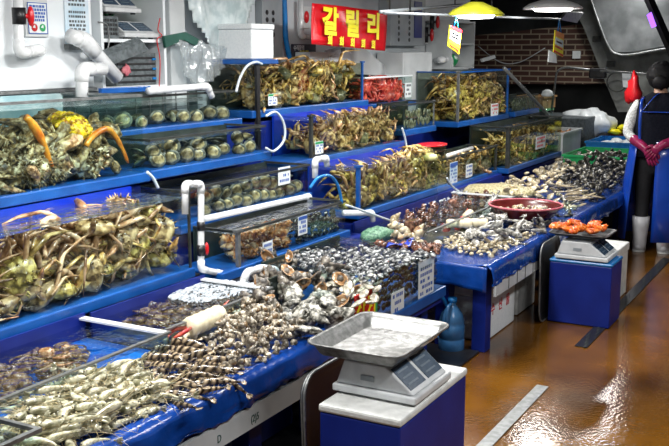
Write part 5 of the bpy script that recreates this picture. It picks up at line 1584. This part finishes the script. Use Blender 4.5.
rows = [(.0, .16, 'red', 0, 1), (.2, .62, 'paper', .08, .92), (.64, .8, 'orange', 0, 1), (.27, .35, 'ink', .2, .8), (.42, .5, 'red', .2, .8), (.86, .96, 'red', .1, .9)]
card('red and yellow price card hanging before the narrow shelf unit', [(450, 25), (462, 30), (459, 54), (448, 46)], 2.56, rows, (456, 16))
card('red and orange price card hanging before the brick wall', [(555, 30), (564, 34), (563, 57), (553.5, 52)], 2.56, [(.0, .25, 'orange', .1, 1), (.3, .62, 'paper', .1, .95), (.42, .5, 'red', .2, .8), (.66, .74, 'red', .1, .9), (.9, .99, 'red', 0, 1)], (559, 18))
q = aty(2.55, 552, 57)
tag(MB().prism([aty(2.55, *p) for p in [(549, 50), (556, 54), (557, 63), (548, 62)]], (0, .004, .0)).build('hanging_paper_slip', 'paper'), 'white paper slip hanging under the orange price card', 'paper')
q = atx(11.95, 576, 55)
tag(MB().box(11.96, 11.995, q.y - .05, q.y + .05, q.z - .045, q.z + .05).build('wall_socket', 'paper', None, False, .006), 'small white socket on the brick wall', 'socket')
tag(MB().prism([aty(3.3, *p) for p in [(482, 59), (495, 55), (496, 58), (483, 62)]], (0, .02, 0)).build('bracket', 'offwhite'), 'small white bracket in front of the left end of the bricks', 'bracket')
hose('thin cable sagging across the dark brick wall', [atx(11.9, *p) for p in [(478, 46), (500, 62), (520, 62), (545, 48)]], .006, 'offwhite')
# poles and far clutter
tag(MB().tube(px(2.95, (504, 68), (556, 123)), .017, 10).build('pole', 'steel', None, True), 'pale slanting pole leaning over the last crab tanks', 'pole')
tag(MB().tube(filled([atx(10.6, 551, 113), atx(10.6, 557, 70), atx(10.6, 566, 67), atx(10.6, 609, 72)], .2), .012, 8).build('bent_tube', 'steel', None, True), 'bent grey tube rising before the dark wall below the bricks', 'tube')
tag(MB().box(10.55, 10.65, atx(10.6, 597, 73).y - .1, atx(10.6, 597, 73).y + .08, atx(10.6, 597, 73).z - .06, atx(10.6, 597, 73).z + .05).build('black_box', 'black', None, False, .02), 'black box hung on the bent grey tube', 'box')
hose('round wire hoop hanging on the grey wall left of the person', [atx(11.7, 617 + 10 * math.cos(a * .42), 82 + 9.5 * math.sin(a * .42)) for a in range(16)], .007, 'dark')
tag(MB().prism([atx(9.5, *p) for p in [(622, 73), (631, 74), (630, 88), (623, 87)]], (.01, 0, 0)).build('hanging_white_cloth', 'paper'), 'white cloth hanging behind the person against the grey wall', 'cloth')
tg = [atx(9.3, 618, 72), atx(9.3, 634, 75)]
tag(MB().tube([atx(9.3, 600, 71), atx(9.3, 700, 77)], .01, 8).build('hanging_line', 'steel', None, True), 'thin line stretched behind the person carrying the white cloth', 'line')
b = MB(); q = atx(8.35, 634, 87)
b.blob((q.x, q.y, q.z), (.06, .085, .14), 14, 10, 0, .5, 16, 3, fn=lambda p, d: Vector((p.x, p.y * (.75 + .6 * -d.z) if d.z < 0 else p.y * .55, p.z)))
tag(b.build('red_bag', 'red', None, True), 'red plastic bag hanging just left of the head of the person', 'bag')
led = [atx(10.5, *p) for p in [(646.5, 15), (651, 12), (656, 26), (651.5, 28)]]
M['purple'] = mat('purple_light', (.1, .02, .3), emit=(.35, .12, 1.), estr=2.2)
tag(MB().prism(led, (.03, 0, 0)).build('lit_sign', 'purple'), 'small purple lit sign beside the dark slanting beam', 'sign')
M['yellowgreen'] = mat('pale_yellow_lid', (.62, .62, .22), (.7, .7, .35), rough=.4, scale=20)
tb = thing('tub', 'dark tub with a flat red lid standing on the low dark tank', 'tub', (6.80, 2.91, .836))
MB().lathe([(.08, 0), (.10, .01), (.105, .085)], 18, sx=1.5, sy=.95).build('body', 'black', tb, True, local=True)
MB().lathe([(.115, .086), (.117, .096), (.1, .10)], 18, sx=1.5, sy=.95).build('lid', 'red', tb, True, local=True)
# far end of the further counter
jr = aty(2.66, 440, 166)
j = thing('jar', 'glass jar with pale yellow lid at the end of the lowest crab tank', 'jar', (jr.x, 2.66, .83))
pj = aty(2.62, 440, 150)
j.location = (pj.x, 2.70, .56)
MB().lathe([(.06, 0), (.065, .01), (.065, .29), (.05, .31), (.045, .32)], 20).build('body', 'glass_green', j, True, local=True)
MB().lathe([(.055, .315), (.058, .335), (.05, .352), (.02, .36)], 20).build('lid', 'yellowgreen', j, True, local=True)
pj = aty(2.9, 546, 126)
j = thing('jar', 'tall clear jar with white cap between the last tanks and the pole', 'jar', (pj.x, 2.9, .97))
MB().lathe([(.06, 0), (.07, .01), (.07, .19), (.055, .21)], 20).build('body', 'glass_green', j, True, local=True)
MB().lathe([(.05, .205), (.065, .22), (.05, .26), (.02, .275)], 16).build('cap', 'paper', j, True, local=True)


def crate(label, x0, x1, y0, y1, z0, z1, m, slots=True, name='crate'):
    g = thing(name, label, 'crate', ((x0 + x1) / 2, (y0 + y1) / 2, z0))
    t = .02
    MB().box(x0, x1, y0, y1, z0, z0 + .015).build('floor_panel', m, g)
    w = MB(); w.box(x0, x1, y0, y0 + t, z0 + .015, z1); w.box(x0, x1, y1 - t, y1, z0 + .015, z1); w.box(x0, x0 + t, y0 + t, y1 - t, z0 + .015, z1); w.box(x1 - t, x1, y0 + t, y1 - t, z0 + .015, z1)
    w.build('walls', m, g)
    r_ = MB(); r_.box(x0 - .015, x1 + .015, y0 - .015, y0 + .01, z1, z1 + .02); r_.box(x0 - .015, x1 + .015, y1 - .01, y1 + .015, z1, z1 + .02); r_.box(x0 - .015, x0 + .01, y0 + .01, y1 - .01, z1, z1 + .02); r_.box(x1 - .01, x1 + .015, y0 + .01, y1 - .01, z1, z1 + .02)
    r_.build('rim', m, g)
    return g


crate('green crate of pale shells behind the mussel heap', 9.25, 10.1, 1.95, 2.55, .53, .62, 'green')
pile('pale_shell', 'pale shell in the green crate', 'shell', 'shells in the green crate', PC, [(9.32, 2.0), (10.03, 2.0), (10.03, 2.5), (9.32, 2.5)], 60, .58, 201, (0., .02), sc=(.8, 1.1), heap=.01)
crate('blue crate of pale packs behind the green crate', 10.3, 11.1, 1.95, 2.6, .53, .66, 'bluehose')
b = random.Random(8)
for k in range(14):
    inst('white_pack', MB().blob((0, 0, 0), (.09, .06, .025), 10, 6, 0, .2, 20, k).mesh('white_pack', ['paper']) if k == 0 else bpy.data.meshes['white_pack'], (10.4 + .6 * b.random(), 2.03 + .5 * b.random(), .62 + .05 * b.random()), (b.uniform(-.3, .3), b.uniform(-.3, .3), b.uniform(0, 6)), 1., 'white pack in the blue crate at the far end', 'pack', 'white packs in the blue crate')
yl = MB().blob((0, 0, 0), (.13, .08, .035), 12, 7, 0, .3, 20, 1).mesh('yellow_pack', ['yellow'])
for k in range(5): inst('yellow_pack', yl, (11.2 + .05 * k, 2.5 - .1 * k, .72 + .05 * (k % 2)), (.1, .1, .8 * k), 1., 'yellow pack heaped beyond the blue crate beside the person', 'pack', 'yellow packs')
tag(MB().box(11.15, 11.55, 1.9, 2.7, .5, .66).build('red_box', 'bowl', None, False, .01), 'dark red box under the yellow packs', 'box')
crate('white lattice basket behind the mussels near the white pipe', 9.6, 10.3, 2.66, 3.2, .53, .80, 'offwhite')
pile('brown_shell', 'brown shell in the white lattice basket', 'shell', 'shells in the lattice basket', TAW, [(9.66, 2.72), (10.24, 2.72), (10.24, 3.14), (9.66, 3.14)], 30, .76, 203, (0., .03), sc=(.8, 1.1), heap=.01)
b = MB(); q = atx(11.2, 588, 120)
b.blob((11.2, q.y, q.z - .04), (.22, .28, .17), 26, 16, 0, .75, 6, 4)
b.blob((11.1, q.y + .16, q.z - .1), (.18, .2, .12), 20, 12, 0, .7, 8, 9)
tag(b.build('plastic_bag', 'bag', None, True), 'large crumpled white plastic bag near the foot of the dark wall', 'bag')
tag(MB().box(10.6, 11.5, 2.7, 3.5, .3, .9).build('box', 'clothg', None, False, .01), 'grey box carrying the white plastic bag', 'box')
crate('olive brown crate before the dark wall left of the bent tube', 10.4, 10.9, atx(10.6, 548, 100).y, atx(10.6, 520, 100).y, 1.0, 1.12, 'wood')
tag(MB().box(10.35, 10.95, 3.25, 4.4, .0, .98).build('cupboard', 'dark', None, False, .01), 'dark cupboard under the olive crate at the far wall', 'cupboard')
tag(MB().box(10.4, 10.7, atx(10.5, 549, 110).y, atx(10.5, 520, 110).y, .982, 1.0).build('board', 'green'), 'green board under the olive crate', 'board')

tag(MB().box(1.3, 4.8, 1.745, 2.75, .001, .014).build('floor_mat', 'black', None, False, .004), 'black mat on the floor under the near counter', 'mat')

# ------------------------------------------------------------------ the standing person, seen from behind
def skin_body(name, joints, bones, m, parent=None, sub=2):
    me = bpy.data.meshes.new(name)
    me.from_pydata([j[0] for j in joints], bones, [])
    o = bpy.data.objects.new(name, me); COL.objects.link(o)
    sk = o.modifiers.new('skin', 'SKIN'); sk.use_smooth_shade = True
    if not me.skin_vertices: me.skin_vertices.new(name='')
    for i, j in enumerate(joints):
        me.skin_vertices[0].data[i].radius = j[1] if isinstance(j[1], tuple) else (j[1], j[1])
        me.skin_vertices[0].data[i].use_root = (i == 0)
    ss = o.modifiers.new('sub', 'SUBSURF'); ss.levels = sub; ss.render_levels = sub
    dg = bpy.context.evaluated_depsgraph_get(); dg.update()
    res = bpy.data.meshes.new_from_object(o.evaluated_get(dg), depsgraph=dg)
    bpy.data.objects.remove(o); bpy.data.meshes.remove(me)
    res.name = name
    res.materials.clear()
    for k in (m if isinstance(m, list) else [m]): res.materials.append(M[k])
    for p in res.polygons: p.use_smooth = True; p.material_index = 0
    o = bpy.data.objects.new(name, res); COL.objects.link(o)
    if parent: o.parent = parent
    return o


# local frame: +x ahead (away from the camera), +y to the person's left, z up
J = [((0, 0, .80), (.135, .115)), ((0, 0, .93), (.14, .105)), ((.0, 0, 1.08), (.155, .11)), ((0, 0, 1.21), (.14, .095)), ((0, 0, 1.285), (.075, .07)), ((.012, 0, 1.325), (.05, .05)), ((.02, 0, 1.38), (.06, .065)), ((.03, 0, 1.44), (.078, .09)), ((.025, 0, 1.49), (.072, .085)), ((.02, 0, 1.525), (.035, .04)),
     ((0, .145, 1.235), (.062, .062)), ((-.035, .205, 1.12), (.054, .054)), ((-.07, .235, .985), (.045, .045)), ((-.13, .15, .915), (.038, .038)), ((-.175, .06, .875), (.026, .03)),
     ((0, -.145, 1.235), (.062, .062)), ((-.035, -.205, 1.12), (.054, .054)), ((-.07, -.235, .99), (.045, .045)), ((-.14, -.15, .935), (.038, .038)), ((-.19, -.05, .895), (.026, .03)),
     ((0, .085, .72), (.095, .095)), ((.012, .09, .43), (.062, .062)), ((-.012, .092, .28), (.055, .055)), ((0, .095, .09), (.04, .04)), ((.06, .1, .045), (.04, .03)), ((.13, .105, .035), (.035, .022)),
     ((0, -.085, .72), (.095, .095)), ((.012, -.09, .43), (.062, .062)), ((-.012, -.092, .28), (.055, .055)), ((0, -.095, .09), (.04, .04)), ((.06, -.1, .045), (.04, .03)), ((.13, -.105, .035), (.035, .022))]
BN = [(0, 1), (1, 2), (2, 3), (3, 4), (4, 5), (5, 6), (6, 7), (7, 8), (8, 9), (3, 10), (10, 11), (11, 12), (12, 13), (13, 14), (3, 15), (15, 16), (16, 17), (17, 18), (18, 19),
      (0, 20), (20, 21), (21, 22), (22, 23), (23, 24), (24, 25), (0, 26), (26, 27), (27, 28), (28, 29), (29, 30), (30, 31)]
pe = skin_body('person', J, BN, ['skin', 'sleeve', 'trouser', 'vest'])
for p in pe.data.polygons:
    c = p.center
    if c.z < .84 and abs(c.y) < .2 and c.x > -.13: p.material_index = 2
    elif c.z < 1.28 and (abs(c.y) > .155 or c.x < -.11): p.material_index = 1
    elif c.z < 1.29: p.material_index = 3
hx = Matrix.Translation((.03, 0, 1.44))
fb_ = MB()   # face: nose, lips, ears, eyes, on the side turned from the camera
fb_.blob((.125, 0, 1.435), (.018, .013, .022), 8, 6); fb_.blob((.112, 0, 1.395), (.012, .022, .008), 8, 6)
for s in (-1, 1): fb_.blob((.02, s * .083, 1.44), (.016, .008, .026), 10, 7, 0, .2, 90)
o = fb_.build('face_features', 'skin', pe, True, local=True)
eb = MB()
for s in (-1, 1): eb.blob((.105, s * .032, 1.455), (.012, .014, .008), 8, 6)
eb.build('eyes', 'ink', pe, True, local=True)
hb = MB()
hb.blob((.0, 0, 1.455), (.115, .108, .105), 26, 18, 0, .16, 46, 2, fn=lambda p, d: Vector((p.x if d.x < .35 or d.z > .45 else p.x * .5, p.y, p.z if d.z > 0 else p.z * (1.15 if d.x < .2 else .6))))
hb.blob((-.085, .0, 1.40), (.05, .062, .06), 14, 10, 0, .15, 50, 4)
hb.build('hair', 'hair', pe, True, local=True)


def ring_shell(rows, n, a0=0, a1=360):
    b = MB(); V = []
    full = a1 - a0 >= 360
    for (z, rx, ry, cx) in rows:
        V.append([(cx + rx * math.cos(R(a0 + (a1 - a0) * i / (n if full else n - 1))), ry * math.sin(R(a0 + (a1 - a0) * i / (n if full else n - 1))), z) for i in range(n)])
    for i in range(len(V) - 1):
        for j in range(n if full else n - 1):
            j2 = (j + 1) % n
            b.add([V[i][j], V[i][j2], V[i + 1][j2], V[i + 1][j]], [(0, 1, 2, 3)])
    return b


ring_shell([(.80, .165, .195, 0), (.9, .16, .195, 0), (1.05, .155, .195, 0), (1.17, .145, .19, 0), (1.235, .125, .172, 0), (1.275, .095, .125, 0), (1.31, .066, .07, .005)], 30).build('vest', 'vest', pe, True, solid=.008, local=True)
# apron: front round to the back, open behind; straps across the back
ap = ring_shell([(.13, .255, .292, 0), (.4, .235, .275, 0), (.6, .215, .25, 0), (.8, .19, .225, 0), (.93, .178, .208, 0)], 40, -178, 138)
ap.build('apron_skirt', 'apron', pe, True, solid=.004, local=True)
ring_shell([(.93, .178, .205, 0), (1.05, .168, .2, 0), (1.18, .158, .17, 0)], 14, -50, 50).build('apron_bib', 'apron', pe, True, solid=.004, local=True)
def strap(pts, w=.013):
    MB().tube(smoothpath(pts, 5), w, 6, 0, True, .3).build('apron_strap', 'apron', pe, True, local=True)


strap([(-.155, .125, .93), (-.17, .13, 1.05), (-.158, .13, 1.17), (-.12, .13, 1.245), (-.03, .12, 1.275), (.07, .1, 1.25), (.14, .08, 1.18)])
strap([(-.155, -.125, .93), (-.17, -.13, 1.05), (-.158, -.13, 1.17), (-.12, -.13, 1.245), (-.03, -.12, 1.275), (.07, -.1, 1.25), (.14, -.08, 1.18)])
strap([(-.155, .135, 1.165), (-.166, .06, 1.165), (-.168, 0, 1.165), (-.166, -.06, 1.165), (-.155, -.135, 1.165)])
strap([(-.155, .12, 1.17), (-.14, .07, 1.24), (-.1, .03, 1.29), (-.07, 0, 1.31)], .01)


def glove(elbow, wrist, side, fdir, name='glove'):
    e, w_ = Vector(elbow), Vector(wrist); d = (w_ - e).normalized(); f = Vector(fdir).normalized()
    palm = w_ + f * .075
    sidev = f.cross(Vector((-1, 0, 0))).normalized() * side
    jj = [(tuple(w_), (.031, .036)), (tuple(w_.lerp(palm, .5)), (.022, .04)), (tuple(palm), (.018, .04))]
    bb = [(0, 1), (1, 2)]
    for t, r in ((.3, .038), (.62, .043), (.9, .047)):
        jj.append((tuple(w_.lerp(e, t)), (r, r))); bb.append((0 if t == .3 else len(jj) - 2, len(jj) - 1))
    o = skin_body(name, jj, bb, 'glove', pe)
    fg = MB()
    for k, (off, L) in enumerate(((-.028, .062), (-.0095, .072), (.0095, .068), (.028, .052))):
        b0 = palm + sidev * off - f * .012
        fv = (f + sidev * off * 3).normalized()
        cv_ = Vector((.35, 0, 0))
        p1, p2 = b0 + fv * L * .5, b0 + fv * L * .5 + (fv + cv_ * .8).normalized() * L * .32
        p3 = p2 + (fv + cv_ * 1.8).normalized() * L * .3
        fg.tube(smoothpath([b0, p1, p2, p3], 3), [.0105] * 4 + [.0098] * 3 + [.009, .008, .004], 8)
    t0 = w_ + f * .03 - sidev * .03
    fg.tube(smoothpath([t0, t0 - sidev * .022 + f * .022, t0 - sidev * .026 + f * .05 + Vector((.008, 0, 0)), t0 - sidev * .018 + f * .07 + Vector((.014, 0, 0))], 3), [.013] * 4 + [.0115] * 3 + [.0105, .009, .004], 8)
    g2 = fg.build('glove_fingers', 'glove', o, True, local=True)
    return o


glove((-.085, .215, .965), (-.205, .055, .865), 1, (-.02, -.42, -.9))
glove((-.085, -.215, .97), (-.225, -.03, .905), -1, (-.03, .62, -.78))
for s in (-1, 1):
    b = MB()
    b.lathe([(.066, .0), (.07, .0)], 4)
    b = MB(); b.tube([(-.014, s * .094, .30), (-.012, s * .094, .22), (-.004, s * .095, .12), (0, s * .096, .07), (.0, s * .096, .012)], [.072, .066, .056, .056, .052], 16)
    b.blob((.055, s * .1, .043), (.12, .052, .045), 16, 10, 0, fn=lambda p, d: Vector((p.x, p.y, max(p.z, -.03))))
    b.build('boot', 'boot', pe, True, local=True)
    MB().prism([(x + .055 - .0, s * .1 + y, .002) for x, y in rrect(.23, .1, .045)], (0, 0, .014)).build('boot_sole', 'dirtyfoam', pe, local=True)
pe.location = (8.02, 1.445, .0); pe.rotation_euler = (0, 0, R(6)); pe.scale = (1., 1., 1.)
tag(pe, 'person in black vest, blue apron and burgundy gloves, hands clasped behind the back', 'person')

# ------------------------------------------------------------------ light
w = bpy.data.worlds.new('world'); SC.world = w; w.use_nodes = True
w.node_tree.nodes['Background'].inputs[0].default_value = (.55, .68, .8, 1)
w.node_tree.nodes['Background'].inputs[1].default_value = .10
M['bulb'] = mat('lamp_bulb', (.9, .9, .9), emit=(1, .97, .92), estr=9)
M['lampshade'] = mat('white_lamp_shade', (.85, .86, .85), rough=.4)
M['lampyellow'] = mat('yellow_lamp_shade', (.55, .56, .03), (.66, .66, .06), rough=.35, scale=10)


def lamp(label, x, y, z, shade='lampshade', energy=60, r=.22, tilt=(0, 0, 0), top=2.8):
    g = thing('pendant_lamp', label, 'lamp', (x, y, z))
    MB().lathe([(.05, .095), (.08, .08), (r * .8, .045), (r, .012), (r, 0), (r - .012, .004), (r * .78, .036), (.075, .065), (.02, .07)], 24).build('lamp_shade', shade, g, True, local=True)
    MB().lathe([(.02, .06), (r * .6, .03), (r * .68, .006), (r * .6, -.016), (.01, -.022)], 20).build('bulb', 'bulb', g, True, local=True)
    MB().tube([(0, 0, .09), (0, 0, top - z)], .008, 6).build('cord', 'black', g, True, local=True)
    l = bpy.data.lights.new('lamp_light', 'AREA'); l.shape = 'DISK'; l.size = r * 1.5; l.energy = energy; l.color = (1, .985, .96)
    lo = bpy.data.objects.new('lamp_light', l); COL.objects.link(lo); lo.parent = g; lo.location = (0, 0, -.026)
    if hasattr(lo, 'visible_camera'): pass
    return g


for k, (x, y, z, e) in enumerate([(1.7, 2.15, 2.3, 40), (2.9, 2.15, 2.3, 40), (4.2, 2.2, 2.3, 34), (5.6, 2.3, 2.35, 30), (10.7, 2.45, 2.4, 20)]):
    lamp(['white pendant lamp over the near end of the first counter', 'white pendant lamp over the octopus trays', 'white pendant lamp over the clam tank', 'white pendant lamp over the further crab tanks', 'white pendant lamp over the far end of the second counter'][k], x, y, z, energy=e)
q = aty(2.45, 476, 5)
lamp('pendant lamp with yellow green shade hanging before the dark brick wall', q.x, 2.45, q.z - .075, 'lampyellow', 20, .2)
q = aty(2.3, 553, 3)
lamp('white pendant lamp hanging right of the yellow one', q.x, 2.3, q.z - .05, 'lampshade', 20, .24)


def aisle_fill_light(label, x, y, z, e, L=1.2):  # fill fixture added out of view to brighten the sides facing the aisle
    g = thing('added_aisle_fill', label, 'lamp', (x, y, z))
    MB().box(-L / 2, L / 2, -.09, .09, .02, .06).build('housing', 'lampshade', g, False, .004, local=True)
    for s in (-1, 1): MB().tube([(-L / 2 + .03, s * .045, .008), (L / 2 - .03, s * .045, .008)], .013, 10).build('fill_tube', 'bulb', g, True, local=True)
    for s in (-1, 1): MB().tube([(s * L * .4, 0, .06), (s * L * .4, 0, 2.8 - z)], .005, 6).build('hanger', 'steel', g, True, local=True)
    l = bpy.data.lights.new('aisle_fill_light', 'AREA'); l.shape = 'RECTANGLE'; l.size = L; l.size_y = .16; l.energy = e
    lo = bpy.data.objects.new('aisle_fill_light', l); COL.objects.link(lo); lo.parent = g; lo.location = (0, 0, -.012)


aisle_fill_light('unseen fill light added over the aisle near the first counter', 2.2, -.3, 2.6, 60)
aisle_fill_light('unseen fill light added over the aisle near the further scale', 5.4, -.2, 2.6, 38)
SC.view_settings.view_transform = 'Standard'; SC.view_settings.look = 'None'
SC.view_settings.exposure = 0.0; SC.view_settings.gamma = 1.0
SC.view_settings.use_curve_mapping = False
SC.cycles.transparent_max_bounces = 32
SC.cycles.max_bounces = 8
SC.cycles.use_denoising = True
